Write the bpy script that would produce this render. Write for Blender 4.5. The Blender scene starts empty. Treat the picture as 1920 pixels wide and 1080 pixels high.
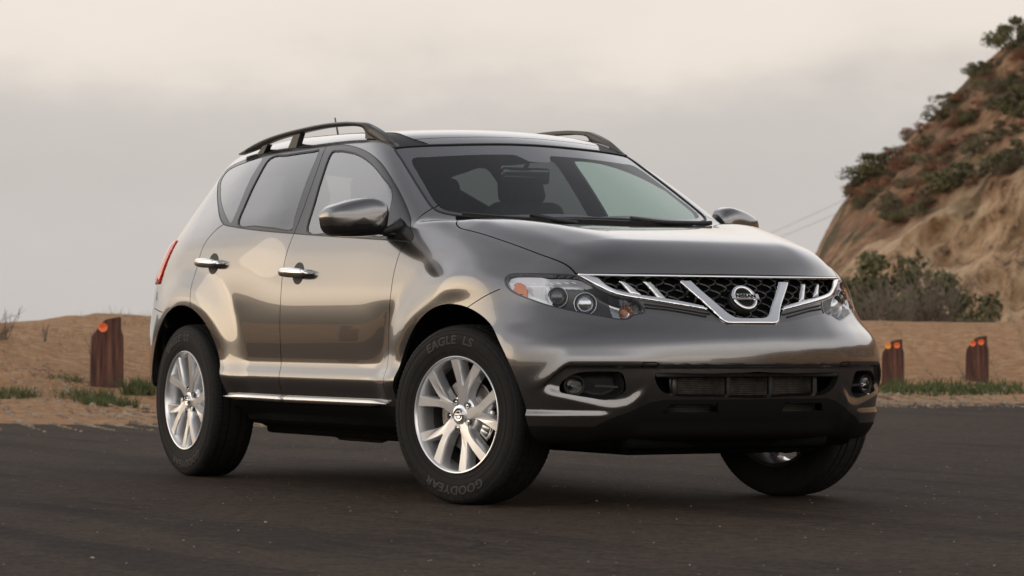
import bpy, bmesh, math, random
import numpy as np
from mathutils import Vector, Matrix, noise
from mathutils.geometry import tessellate_polygon
random.seed(7); rng = np.random.default_rng(7)
sc = bpy.context.scene; COL = sc.collection
PI = math.pi; R = math.radians
# ---------------------------------------------------------------- camera
cam = bpy.data.objects.new('camera', bpy.data.cameras.new('camera')); COL.objects.link(cam)
sc.camera = cam
CAM = Vector((11.4939, -7.0980, .7334))
cam.data.sensor_width = 36; cam.data.lens = 36*5792.9/1920
cam.data.clip_start = .5; cam.data.clip_end = 6000
cam.data.dof.use_dof = True; cam.data.dof.focus_distance = 12.6; cam.data.dof.aperture_fstop = 7.5
def aim(loc, yaw, pitch, roll):
    d = Vector((math.cos(yaw)*math.cos(pitch), math.sin(yaw)*math.cos(pitch), math.sin(pitch)))
    r = d.cross(Vector((0, 0, 1))).normalized(); u = r.cross(d)
    c, s = math.cos(roll), math.sin(roll)
    r, u = c*r + s*u, c*u - s*r
    M = Matrix((r, u, -d)).transposed().to_4x4(); M.translation = loc; cam.matrix_world = M
aim(CAM, R(150.609), R(.7972), R(.2144))
VIEW_D = Vector((-.8713, .4907, 0)); VIEW_R = Vector((.4907, .8713, 0))
def spot(px, d, z=0):                 # a place d metres ahead of the camera on the given bearing
    u = (px - 960)/5793*d
    p = CAM + VIEW_D*float(d) + VIEW_R*float(u)
    return Vector((p.x, p.y, z))

# ---------------------------------------------------------------- sky: dusk, thin fog with a warm glow low behind the photographer's left
SUN_AZ, SUN_EL = R(226), R(9)
w = bpy.data.worlds.new('World'); sc.world = w; w.use_nodes = True
nt = w.node_tree; N, L = nt.nodes, nt.links
bg = N['Background']; bg.inputs[1].default_value = 1.0
def nd(tree, typ, **kw):
    n = tree.nodes.new(typ)
    for k, v in kw.items():
        if k.startswith('i_'): n.inputs[int(k[2:]) if k[2:].isdigit() else k[2:].replace('_', ' ')].default_value = v
        else: setattr(n, k, v)
    return n
def math_n(tree, op, a, b=None, c=None, clamp=False):
    n = tree.nodes.new('ShaderNodeMath'); n.operation = op; n.use_clamp = clamp
    for i, v in enumerate((a, b, c)):
        if v is None: continue
        if isinstance(v, (int, float)): n.inputs[i].default_value = v
        else: tree.links.new(v, n.inputs[i])
    return n.outputs[0]
def ramp(tree, fac, stops, interp='LINEAR'):
    n = tree.nodes.new('ShaderNodeValToRGB'); n.color_ramp.interpolation = interp
    e = n.color_ramp.elements
    while len(e) < len(stops): e.new(.5)
    for q, (p, c) in zip(e, stops):
        q.position = p; q.color = (*c, 1) if len(c) == 3 else c
    tree.links.new(fac, n.inputs[0]); return n.outputs[0]
def mixc(tree, fac, a, b, blend='MIX'):
    n = tree.nodes.new('ShaderNodeMix'); n.data_type = 'RGBA'; n.blend_type = blend
    for sock, v in ((n.inputs[0], fac), (n.inputs[6], a), (n.inputs[7], b)):
        if isinstance(v, (int, float)): sock.default_value = v
        elif isinstance(v, tuple): sock.default_value = (*v, 1)
        else: tree.links.new(v, sock)
    return n.outputs[2]
sky = nd(nt, 'ShaderNodeTexSky', sky_type='NISHITA', sun_disc=False, sun_elevation=SUN_EL, sun_rotation=PI/2 - SUN_AZ, dust_density=3.0)
skyc = mixc(nt, 1.0, sky.outputs[0], (.10, .10, .10), 'MULTIPLY')
tc = nd(nt, 'ShaderNodeTexCoord'); sx = nd(nt, 'ShaderNodeSeparateXYZ'); L.new(tc.outputs['Generated'], sx.inputs[0])
elev = math_n(nt, 'ARCSINE', sx.outputs[2])                                   # radians
e01 = math_n(nt, 'DIVIDE', elev, PI/2, clamp=True)
# cos of the bearing from the glow
hl = math_n(nt, 'SQRT', math_n(nt, 'MAXIMUM', math_n(nt, 'SUBTRACT', 1.0, math_n(nt, 'MULTIPLY', sx.outputs[2], sx.outputs[2])), 1e-4))
ca = math_n(nt, 'DIVIDE', math_n(nt, 'ADD', math_n(nt, 'MULTIPLY', sx.outputs[0], math.cos(SUN_AZ)), math_n(nt, 'MULTIPLY', sx.outputs[1], math.sin(SUN_AZ))), hl)
glow_az = ramp(nt, math_n(nt, 'MULTIPLY_ADD', ca, .5, .5), [(0, (0, 0, 0)), (.80, (.0,)*3), (.905, (.35,)*3), (.965, (.93,)*3), (1, (1, 1, 1))], 'EASE')
fog = ramp(nt, e01, [(0, (.625, .59, .57)), (.03, (.625, .585, .565)), (.055, (.675, .625, .59)), (.075, (.84, .77, .70)), (.11, (1.15, 1.08, 1.02)), (.17, (1.42, 1.37, 1.35)), (.25, (1.32, 1.29, 1.30)), (.32, (1.10, 1.09, 1.11)), (.38, (.68, .68, .71)), (.45, (.52, .52, .56)), (.56, (.46, .46, .50)), (1, (.26, .27, .31))])
front = ramp(nt, e01, [(0, (1.75, 1.60, 1.42)), (.06, (2.15, 2.03, 1.92)), (.20, (2.10, 2.05, 2.03)), (.28, (1.75, 1.73, 1.76)), (.35, (1.0, 1.0, 1.04)), (.48, (.50, .51, .55)), (1, (.28, .29, .33))])
warm = ramp(nt, e01, [(0, (1.80, 1.36, .96)), (.035, (2.3, 1.92, 1.52)), (.075, (2.12, 1.92, 1.68)), (.108, (1.95, 1.83, 1.68)), (.124, (1.30, 1.28, 1.30)), (.21, (1.14, 1.13, 1.17)), (.30, (1.02, 1.02, 1.08)), (.44, (1.02, 1.02, 1.08)), (.56, (.62, .62, .67)), (1, (.26, .27, .31))])
FRONT_AZ = R(-5)
cf = math_n(nt, 'DIVIDE', math_n(nt, 'ADD', math_n(nt, 'MULTIPLY', sx.outputs[0], math.cos(FRONT_AZ)), math_n(nt, 'MULTIPLY', sx.outputs[1], math.sin(FRONT_AZ))), hl)
front_az = ramp(nt, math_n(nt, 'MULTIPLY_ADD', cf, .5, .5), [(0, (0, 0, 0)), (.35, (0, 0, 0)), (.85, (1, 1, 1)), (1, (1, 1, 1))], 'EASE')
fog = mixc(nt, front_az, fog, front)
base = mixc(nt, glow_az, fog, warm)
# soft cloud edges in the fog bank
mp = nd(nt, 'ShaderNodeMapping'); mp.inputs['Scale'].default_value = (2.6, 2.6, 6.0); L.new(tc.outputs['Generated'], mp.inputs[0])
nz = nd(nt, 'ShaderNodeTexNoise'); nz.inputs['Scale'].default_value = 3.2; nz.inputs['Detail'].default_value = 6; nz.inputs['Roughness'].default_value = .55
L.new(mp.outputs[0], nz.inputs[0])
lift = math_n(nt, 'MULTIPLY_ADD', math_n(nt, 'SUBTRACT', nz.outputs[0], .5), .062, elev)
bright = ramp(nt, lift, [(.070, (0, 0, 0)), (.098, (1, 1, 1))], 'EASE')
fade = ramp(nt, elev, [(0, (1, 1, 1)), (.16, (1, 1, 1)), (.45, (0, 0, 0))])
base = mixc(nt, math_n(nt, 'MULTIPLY', math_n(nt, 'MULTIPLY', bright, fade), .60), base, (1.02, .91, .80))
mott = math_n(nt, 'MULTIPLY_ADD', nz.outputs[0], .22, .89)
base = mixc(nt, 1.0, base, mott, 'MULTIPLY')
final = mixc(nt, .9, skyc, base)
L.new(final, bg.inputs[0])
sun = bpy.data.objects.new('sun', bpy.data.lights.new('sun', 'SUN')); COL.objects.link(sun)
sun.data.energy = .35; sun.data.angle = R(40); sun.data.color = (1, .80, .58)
sun.rotation_euler = Vector((-math.cos(SUN_AZ)*math.cos(SUN_EL), -math.sin(SUN_AZ)*math.cos(SUN_EL), -math.sin(SUN_EL))).to_track_quat('-Z', 'Y').to_euler()
sc.view_settings.view_transform = 'Standard'; sc.view_settings.look = 'None'
sc.view_settings.exposure = 0; sc.view_settings.gamma = 1
sc.cycles.max_bounces = 10; sc.cycles.transparent_max_bounces = 12; sc.cycles.use_denoising = True

# ---------------------------------------------------------------- helpers
def link(name, me, parent=None, mats=()):
    o = bpy.data.objects.new(name, me); COL.objects.link(o)
    if parent is not None: o.parent = parent
    for m in mats: me.materials.append(m)
    return o
def mesh(name, V, F, m, parent=None, smooth=True, normals=None, mi=None):
    me = bpy.data.meshes.new(name)
    me.from_pydata([tuple(map(float, v)) for v in V], [], [tuple(map(int, f)) for f in F])
    me.polygons.foreach_set('use_smooth', [smooth]*len(me.polygons))
    ms = m if isinstance(m, (list, tuple)) else [m]
    o = link(name, me, parent, ms)
    if mi is not None: me.polygons.foreach_set('material_index', [int(k) for k in mi])
    if normals is not None: me.normals_split_custom_set_from_vertices([tuple(map(float, n)) for n in normals])
    me.update(); return o
def empty(name, loc=(0, 0, 0), rz=0, parent=None):
    o = bpy.data.objects.new(name, None); COL.objects.link(o); o.location = loc; o.rotation_euler = (0, 0, rz)
    o.empty_display_size = .2
    if parent is not None: o.parent = parent
    return o
def tag(o, label=None, cat=None, group=None, kind=None):
    for k, v in (('label', label), ('category', cat), ('group', group), ('kind', kind)):
        if v: o[k] = v
    return o
class MB:
    """collects verts and faces for one mesh"""
    def __init__(s): s.V, s.F, s.M = [], [], []
    def add(s, V, F, mi=0):
        b = len(s.V); s.V += [tuple(v) for v in V]; s.F += [tuple(b+i for i in f) for f in F]; s.M += [mi]*len(F)
    def bm(s, bm, mi=0, M=None):
        bm.verts.ensure_lookup_table(); bm.verts.index_update()
        s.add([(M @ v.co if M else v.co.copy()) for v in bm.verts], [[v.index for v in f.verts] for f in bm.faces], mi); bm.free()
    def rbox(s, c, size, r=.02, seg=3, rot=None, mi=0, taper=None):
        b = bmesh.new(); bmesh.ops.create_cube(b, size=1)
        for v in b.verts:
            v.co = Vector((v.co.x*size[0], v.co.y*size[1], v.co.z*size[2]))
            if taper and v.co.z > 0: v.co.x *= taper[0]; v.co.y *= taper[1]
        if r > 0: bmesh.ops.bevel(b, geom=b.edges[:], offset=r, segments=seg, affect='EDGES', profile=.5)
        M = Matrix.Translation(c)
        if rot is not None: M = M @ (rot.to_4x4() if hasattr(rot, 'to_4x4') else rot)
        s.bm(b, mi, M)
    def tube(s, pts, r, n=10, mi=0, cap=True):
        pts = [Vector(p) for p in pts]; rr = r if isinstance(r, (list, tuple)) else [r]*len(pts)
        V, F = [], []; up = None
        for i, p in enumerate(pts):
            t = (pts[min(i+1, len(pts)-1)] - pts[max(i-1, 0)]).normalized()
            if up is None: up = t.orthogonal().normalized()
            up = (up - up.dot(t)*t).normalized(); sd = t.cross(up)
            for k in range(n):
                a = 2*PI*k/n; V.append(p + rr[i]*(math.cos(a)*up + math.sin(a)*sd))
        for i in range(len(pts)-1):
            for k in range(n):
                F.append((i*n+k, i*n+(k+1) % n, (i+1)*n+(k+1) % n, (i+1)*n+k))
        if cap: F += [tuple(range(n))[::-1], tuple(range((len(pts)-1)*n, len(pts)*n))]
        s.add(V, F, mi)
    def sweep(s, pts, prof, ups, mi=0, scale=None):
        """sweep a closed 2-D profile (a, b) along pts; b runs along ups, a across"""
        pts = [Vector(p) for p in pts]; n = len(prof); V, F = [], []
        for i, p in enumerate(pts):
            t = (pts[min(i+1, len(pts)-1)] - pts[max(i-1, 0)]).normalized()
            u = Vector(ups[i] if not isinstance(ups, Vector) else ups); u = (u - u.dot(t)*t).normalized(); sd = u.cross(t)
            k = scale[i] if scale else (1, 1)
            V += [p + sd*a*k[0] + u*b*k[1] for a, b in prof]
        for i in range(len(pts)-1):
            F += [(i*n+k, (i+1)*n+k, (i+1)*n+(k+1) % n, i*n+(k+1) % n) for k in range(n)]
        F += [tuple(range(n)), tuple(range((len(pts)-1)*n, len(pts)*n))[::-1]]
        s.add(V, F, mi)
    def lathe(s, prof, n=48, axis='x', c=(0, 0, 0), mi=0, fn=None, M=None):
        """prof: (along, radius) pairs turned about an axis"""
        V, F = [], []; m = len(prof)
        for k in range(n):
            a = 2*PI*k/n
            for i, (h, r) in enumerate(prof):
                if fn: r = fn(i, k, r)
                y, z = r*math.cos(a), r*math.sin(a)
                v = Vector((h, y, z)) if axis == 'x' else Vector((y, z, h))
                if M: v = M @ v
                V.append(v + Vector(c))
        for k in range(n):
            for i in range(m-1):
                q = (k*m+i, k*m+i+1, ((k+1) % n)*m+i+1, ((k+1) % n)*m+i)
                F.append(q if axis == 'x' else q[::-1])
        s.add(V, F, mi)
    def prism(s, poly, z0, z1, M=None, mi=0):
        n = len(poly); V = [Vector((x, y, z0)) for x, y in poly] + [Vector((x, y, z1)) for x, y in poly]
        T = tessellate_polygon([[Vector((x, y, 0)) for x, y in poly]])
        area = sum(poly[i][0]*poly[(i+1) % n][1] - poly[(i+1) % n][0]*poly[i][1] for i in range(n))
        F = []
        for t in T:
            a = [poly[i] for i in t]; cr = (a[1][0]-a[0][0])*(a[2][1]-a[0][1]) - (a[2][0]-a[0][0])*(a[1][1]-a[0][1])
            t = tuple(t) if cr > 0 else tuple(t)[::-1]
            F.append(tuple(i+n for i in t)); F.append(t[::-1])
        for i in range(n):
            q = (i, (i+1) % n, (i+1) % n+n, i+n); F.append(q if area > 0 else q[::-1])
        if M: V = [M @ v for v in V]
        s.add(V, F, mi)
    def build(s, name, m, parent=None, smooth=True, angle=None):
        o = mesh(name, s.V, s.F, m, parent, smooth, mi=s.M if isinstance(m, (list, tuple)) else None)
        if smooth and angle: sharp(o.data, angle)
        return o
def sharp(me, deg=35):
    b = bmesh.new(); b.from_mesh(me)
    for e in b.edges:
        e.smooth = not (len(e.link_faces) == 2 and e.calc_face_angle(0) > R(deg))
    b.to_mesh(me); b.free()
def crv(pts, n=6, closed=False):
    """smooth curve through points"""
    P = np.array(pts, float); m = len(P); out = []
    for i in range(m if closed else m-1):
        p1, p2 = P[i], P[(i+1) % m]
        p0 = P[i-1] if (closed or i > 0) else 2*p1 - p2
        p3 = P[(i+2) % m] if (closed or i+2 < m) else 2*p2 - p1
        l = max(np.linalg.norm(p2-p1), 1e-9)
        m1 = (p2-p0)/max(np.linalg.norm(p2-p1)+np.linalg.norm(p1-p0), 1e-9)*l; m2 = (p3-p1)/max(np.linalg.norm(p3-p2)+np.linalg.norm(p2-p1), 1e-9)*l
        for k in range(n):
            t = k/n
            out.append((2*t**3-3*t**2+1)*p1 + (t**3-2*t**2+t)*m1 + (-2*t**3+3*t**2)*p2 + (t**3-t**2)*m2)
    if not closed: out.append(P[-1])
    return np.array(out)

# ---------------------------------------------------------------- materials
def pmat(name, base, rough=.5, metal=0., coat=0., coat_rough=.03, **kw):
    m = bpy.data.materials.new(name); m.use_nodes = True
    b = m.node_tree.nodes['Principled BSDF']
    b.inputs['Base Color'].default_value = (*base, 1); b.inputs['Roughness'].default_value = rough
    b.inputs['Metallic'].default_value = metal; b.inputs['Coat Weight'].default_value = coat; b.inputs['Coat Roughness'].default_value = coat_rough
    for k, v in kw.items(): b.inputs[k.replace('_', ' ')].default_value = v
    return m
def vary(m, stops, scale=6., detail=6, rough=None, bump=0., bump_scale=None, coords='Object', stretch=(1, 1, 1), dist=.02, rg=.6):
    """procedural colour and bump variation driven by noise"""
    t = m.node_tree; b = t.nodes['Principled BSDF']
    tc = nd(t, 'ShaderNodeTexCoord'); mp = nd(t, 'ShaderNodeMapping'); mp.inputs['Scale'].default_value = stretch
    t.links.new(tc.outputs[coords], mp.inputs[0])
    n = nd(t, 'ShaderNodeTexNoise'); n.inputs['Scale'].default_value = scale; n.inputs['Detail'].default_value = detail; n.inputs['Roughness'].default_value = rg
    t.links.new(mp.outputs[0], n.inputs[0])
    c = ramp(t, n.outputs[0], stops); t.links.new(c, b.inputs['Base Color'])
    if rough:
        t.links.new(math_n(t, 'MULTIPLY_ADD', n.outputs[0], rough[1]-rough[0], rough[0]), b.inputs['Roughness'])
    if bump:
        n2 = nd(t, 'ShaderNodeTexNoise'); n2.inputs['Scale'].default_value = bump_scale or scale*4; n2.inputs['Detail'].default_value = 8; n2.inputs['Roughness'].default_value = .65
        t.links.new(mp.outputs[0], n2.inputs[0])
        bp = nd(t, 'ShaderNodeBump'); bp.inputs['Strength'].default_value = bump; bp.inputs['Distance'].default_value = dist
        t.links.new(n2.outputs[0], bp.inputs['Height']); t.links.new(bp.outputs[0], b.inputs['Normal'])
    return m
# ================================================================ the place
M_ASPH = pmat('asphalt', (.05, .045, .04), .85, Specular_IOR_Level=.22)
t = M_ASPH.node_tree; b = t.nodes['Principled BSDF']
tcn = nd(t, 'ShaderNodeTexCoord')
def tnoise(tree, src, scale, detail=5, rough=.6, stretch=None, rot=0):
    if stretch:
        mp = nd(tree, 'ShaderNodeMapping'); mp.inputs['Scale'].default_value = stretch; mp.inputs['Rotation'].default_value = (0, 0, rot); tree.links.new(src, mp.inputs[0]); src = mp.outputs[0]
    n = nd(tree, 'ShaderNodeTexNoise'); n.inputs['Scale'].default_value = scale; n.inputs['Detail'].default_value = detail; n.inputs['Roughness'].default_value = rough
    tree.links.new(src, n.inputs[0]); return n.outputs[0]
src = tcn.outputs['Object']
fine = tnoise(t, src, 150, 6, .75); mid = tnoise(t, src, 3.0, 6, .6); big = tnoise(t, src, .45, 4, .5)
streak = tnoise(t, src, 1.2, 5, .6, (.12, 1.6, 1), R(-60))
col = ramp(t, fine, [(.30, (.010, .0078, .006)), (.46, (.026, .0200, .0150)), (.62, (.056, .044, .034)), (.80, (.15, .125, .10))])
col = mixc(t, ramp(t, mid, [(.35, (0,)*3), (.65, (.55,)*3)]), col, (.050, .0385, .029))
col = mixc(t, ramp(t, streak, [(.50, (0,)*3), (.60, (.75,)*3)]), col, (.011, .009, .0075))
col = mixc(t, ramp(t, big, [(.40, (0,)*3), (.62, (.6,)*3)]), col, (.058, .046, .036))
vor = nd(t, 'ShaderNodeTexVoronoi', feature='DISTANCE_TO_EDGE'); vor.inputs['Scale'].default_value = .33
wv = nd(t, 'ShaderNodeMix', data_type='VECTOR'); wv.inputs[0].default_value = .12
nzv = nd(t, 'ShaderNodeTexNoise'); nzv.inputs['Scale'].default_value = 2.2; nzv.inputs['Detail'].default_value = 5; t.links.new(src, nzv.inputs[0])
vadd = nd(t, 'ShaderNodeVectorMath', operation='MULTIPLY_ADD'); t.links.new(nzv.outputs[1], vadd.inputs[0]); vadd.inputs[1].default_value = (.9, .9, 0); t.links.new(src, vadd.inputs[2])
t.links.new(vadd.outputs[0], vor.inputs['Vector'])
crack = ramp(t, vor.outputs[0], [(.0, (1,)*3), (.0035, (.7,)*3), (.007, (0,)*3)])
crackm = math_n(t, 'MULTIPLY', crack, ramp(t, tnoise(t, src, .6, 2), [(.48, (0,)*3), (.62, (.85,)*3)]))
grain = tnoise(t, src, 42, 5, .7); blob = tnoise(t, src, 11, 6, .7)
col = mixc(t, 1.0, col, ramp(t, grain, [(.32, (.45,)*3), (.5, (1.0,)*3), (.66, (1.75, 1.7, 1.62))]), 'MULTIPLY')
col = mixc(t, 1.0, col, ramp(t, blob, [(.34, (.62,)*3), (.5, (1.0,)*3), (.64, (1.4, 1.37, 1.32))]), 'MULTIPLY')
col = mixc(t, 1.0, col, (1.12, .94, .78), 'MULTIPLY')
spk = nd(t, 'ShaderNodeTexVoronoi'); spk.inputs['Scale'].default_value = 17; t.links.new(src, spk.inputs['Vector'])
spm = math_n(t, 'MULTIPLY', math_n(t, 'LESS_THAN', spk.outputs['Distance'], .085), math_n(t, 'GREATER_THAN', tnoise(t, src, 9, 2), .56))
col = mixc(t, spm, col, (.20, .165, .125))
col = mixc(t, crackm, col, (.008, .007, .006))
t.links.new(col, b.inputs['Base Color'])
t.links.new(math_n(t, 'MULTIPLY_ADD', fine, .25, .72), b.inputs['Roughness'])
bp = nd(t, 'ShaderNodeBump'); bp.inputs['Strength'].default_value = .9; bp.inputs['Distance'].default_value = .008
t.links.new(math_n(t, 'MULTIPLY_ADD', grain, 1.2, math_n(t, 'SUBTRACT', fine, crackm)), bp.inputs['Height']); t.links.new(bp.outputs[0], b.inputs['Normal'])

M_DIRT = pmat('dirt', (.3, .17, .09), .95)
t = M_DIRT.node_tree; b = t.nodes['Principled BSDF']; tcn = nd(t, 'ShaderNodeTexCoord'); src = tcn.outputs['Object']
da = tnoise(t, src, .9, 5, .6); db = tnoise(t, src, 7, 9, .75); dc_ = tnoise(t, src, 38, 6, .75)
col = ramp(t, db, [(.30, (.25, .105, .044)), (.44, (.52, .265, .12)), (.55, (.68, .40, .20)), (.68, (.80, .57, .34))])
col = mixc(t, ramp(t, da, [(.38, (0,)*3), (.62, (.6,)*3)]), col, (.56, .30, .14))
col = mixc(t, ramp(t, dc_, [(.52, (0,)*3), (.70, (.6,)*3)]), col, (.15, .090, .05))
col = mixc(t, ramp(t, dc_, [(.26, (.7,)*3), (.40, (0,)*3)]), col, (.66, .52, .36))
t.links.new(col, b.inputs['Base Color'])
bp = nd(t, 'ShaderNodeBump'); bp.inputs['Strength'].default_value = 1.0; bp.inputs['Distance'].default_value = .10
t.links.new(math_n(t, 'MULTIPLY_ADD', dc_, .35, db), bp.inputs['Height']); t.links.new(bp.outputs[0], b.inputs['Normal'])
M_FAR = vary(pmat('far_terrain', (.10, .09, .07), .95), [(.3, (.07, .06, .045)), (.7, (.14, .12, .09))], scale=.02, bump=0)
# the paved lot: its edge in plan
EDGE = crv([(-11.07, 2.35), (-12.4, 6.8), (-14.9, 11.4), (-14.9, 12.6), (-14.0, 13.4), (-10, 16.5), (-2, 20), (10, 24), (30, 24), (44, 10), (46, -22), (22, -36), (-5, -34), (-18, -27), (-22.6, -18), (-22.4, -11), (-18.6, -6.6), (-13.6, -2.4), (-11.65, 1.32)], 14, True)
def resample(P, step):
    P = np.vstack([P, P[:1]]); s = np.r_[0, np.cumsum(np.linalg.norm(np.diff(P, axis=0), axis=1))]
    q = np.arange(0, s[-1], step); return np.stack([np.interp(q, s, P[:, k]) for k in (0, 1)], 1)
EDGE = resample(EDGE, .22)
nE = len(EDGE)
tan = np.roll(EDGE, -6, 0) - np.roll(EDGE, 6, 0); tan /= np.linalg.norm(tan, axis=1)[:, None]
OUT = np.stack([tan[:, 1], -tan[:, 0]], 1)
if ((EDGE - EDGE.mean(0))*OUT).sum() < 0: OUT = -OUT
for _ in range(12): OUT = (OUT + np.roll(OUT, 3, 0) + np.roll(OUT, -3, 0))/3
OUT /= np.linalg.norm(OUT, axis=1)[:, None]
# asphalt: a slab that runs a little under the dirt
lot = [(p + o*.9) for p, o in zip(EDGE[::3], OUT[::3])]
mb = MB(); V = [Vector((x, y, 0)) for x, y in lot]
mb.add(V, [t3 if (lot[t3[1]]-lot[t3[0]])[0]*(lot[t3[2]]-lot[t3[0]])[1] - (lot[t3[1]]-lot[t3[0]])[1]*(lot[t3[2]]-lot[t3[0]])[0] > 0 else t3[::-1] for t3 in tessellate_polygon([V])])
tag(mb.build('asphalt_lot', M_ASPH, smooth=False), kind='structure')
def fbm(x, y, z=0., o=4): return noise.fractal(Vector((x, y, z)), .9, 2.1, o)
def berm(s, left):
    if left: return float(np.interp(s, [-.5, 0, 1.2, 2.6, 4.2, 5.6, 7, 9, 13, 20, 30], [.0, .012, .06, .19, .46, .65, .715, .66, .1, -3, -9]))
    return float(np.interp(s, [-.5, 0, 1.5, 3.0, 4.6, 6.4, 8.5, 12, 18, 30], [.0, .012, .05, .12, .42, .74, .86, .84, .7, .4]))
def leftness(x, y): return min(max((6.5 - y)/3.0, 0), 1) if x < 10 else 0
S = np.r_[np.arange(-.4, 4.0, .16), np.arange(4.0, 10, .24), [10.5, 11.5, 13, 15, 18, 22, 26, 30]]
V, F = [], []
def ground_at(x, y, s):
    l = leftness(x, y); k = min(max((s+.1)/1.5, 0), 1)
    h = l*berm(s, True) + (1-l)*berm(s, False)
    return h + k*(.055*fbm(x*.55, y*.55) + .028*fbm(x*2.1, y*2.1, 3) + .014*fbm(x*6.5, y*6.5, 5, 3)) + (.006 if s > -.2 else -.01)
for i in range(nE):
    for s in S:
        wob = (.30*fbm(EDGE[i][0]*.9, EDGE[i][1]*.9, 9, 5) + .16*noise.noise(Vector((EDGE[i][0]*4, EDGE[i][1]*4, 3))))*min(max(1-(s/4), 0), 1)
        x, y = EDGE[i] + OUT[i]*(s + wob); V.append((x, y, ground_at(x, y, s)))
m_ = len(S)
for i in range(nE):
    j = (i+1) % nE
    for k in range(m_-1): F.append((i*m_+k, i*m_+k+1, j*m_+k+1, j*m_+k))
o = mesh('ground', V, F, M_DIRT)
nz_ = np.array([p.normal.z for p in o.data.polygons])
if nz_.mean() < 0: o.data.flip_normals()
tag(o, kind='structure')
def nearest_s(x, y):
    d = EDGE - np.array([x, y]); i = int(np.argmin((d*d).sum(1))); return float((-d[i]*OUT[i]).sum())
def gz(x, y): return ground_at(x, y, nearest_s(x, y))
# the valley far below and beyond the turnout
mb = MB(); mb.add([Vector((3500*math.cos(a), 3500*math.sin(a), -30)) for a in np.linspace(0, 2*PI, 49)[:-1]], [tuple(range(48))])
tag(mb.build('terrain', M_FAR, smooth=False), kind='structure')
# low far ridges on the sunset side, seen mirrored in the doors
V, F = [], []; na = 90
for i in range(na):
    a = R(175 + 110*i/(na-1)); prof = 15 + 7*noise.fractal(Vector((a*3.2, 1, 0)), 1, 2, 4) + 5*math.sin(a*5)
    for (rd, hh) in ((230, -30), (265, prof*.55), (300, prof), (380, -30)):
        V.append((rd*math.cos(a), rd*math.sin(a), hh))
for i in range(na-1):
    for k in range(3): F.append((i*4+k, (i+1)*4+k, (i+1)*4+k+1, i*4+k+1))
tag(mesh('hills', V, F, M_FAR), kind='structure')

# ---------------------------------------------------------------- hillside on the right
M_ROCK = pmat('hill_rock', (.3, .2, .12), .95); t = M_ROCK.node_tree; b = t.nodes['Principled BSDF']
tcn = nd(t, 'ShaderNodeTexCoord'); src = tcn.outputs['Object']
n1 = tnoise(t, src, .9, 10, .72); n2 = tnoise(t, src, .2, 5, .6); n3 = tnoise(t, src, .85, 12, .78, (1, 1, .7)); n4 = tnoise(t, src, .33, 6, .62)
rock = ramp(t, n3, [(.30, (.045, .030, .020)), (.40, (.17, .105, .062)), (.48, (.58, .37, .21)), (.58, (.74, .54, .34)), (.66, (.46, .27, .145)), (.75, (.68, .49, .30))])
soil = ramp(t, n1, [(.30, (.060, .042, .026)), (.42, (.24, .14, .075)), (.54, (.43, .235, .125)), (.68, (.58, .39, .23))])
red = ramp(t, n4, [(.54, (0,)*3), (.62, (.6,)*3)])
soil = mixc(t, red, soil, (.27, .105, .058))
green = ramp(t, tnoise(t, src, .42, 7, .7), [(.50, (0,)*3), (.57, (.85,)*3)])
soil = mixc(t, green, soil, (.095, .088, .040))
at = nd(t, 'ShaderNodeAttribute', attribute_name='upper')
up = math_n(t, 'MULTIPLY_ADD', math_n(t, 'SUBTRACT', n2, .5), 1.1, at.outputs['Fac'])
t.links.new(mixc(t, ramp(t, up, [(.42, (0,)*3), (.56, (1,)*3)]), rock, soil), b.inputs['Base Color'])
bp = nd(t, 'ShaderNodeBump'); bp.inputs['Strength'].default_value = 1; bp.inputs['Distance'].default_value = .35
t.links.new(tnoise(t, src, 1.5, 9, .7), bp.inputs['Height']); t.links.new(bp.outputs[0], b.inputs['Normal'])
SILX = [1380, 1440, 1500, 1530, 1548, 1575, 1600, 1640, 1690, 1730, 1780, 1830, 1880, 1920, 2000, 2200, 2600, 3400, 5000]
SILY = [610, 575, 510, 470, 430, 385, 352, 312, 278, 232, 180, 132, 85, 55, -20, -180, -330, -420, -500]
PHI = np.r_[np.linspace(4.1, 12, 150), np.linspace(12.2, 128, 130)]; SS = np.linspace(0, 1.5, 74)
def hill_pt(phi, s):
    px = 960 + 5793*math.tan(R(min(phi, 36)))
    base = float(np.interp(phi, [4, 6, 10, 30, 60, 90, 130], [92, 88, 82, 66, 60, 62, 80]))
    zr = float(np.interp(px, SILX, SILY)); dist = base + 16
    top = .733 + (620.6 - zr)/5793*dist if phi < 11 else float(np.interp(phi, [11, 15, 30, 60, 90, 110, 122, 130], [.733 + (620.6 - float(np.interp(960+5793*math.tan(R(11)), SILX, SILY)))/5793*98, 16, 19, 21, 17, 8, 4, 2.5]))
    f = float(np.interp(s, [0, .18, .42, .7, 1, 1.5], [0, .16, .50, .74, 1.0, .8])); dd = float(np.interp(s, [0, .18, .42, 1, 1.5], [0, 2.4, 5, 16, 30]))
    z0 = -.4
    return base + dd, z0 + (top - z0)*f
V, F, UP = [], [], []
B0 = math.atan2(VIEW_D.y, VIEW_D.x)
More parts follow.
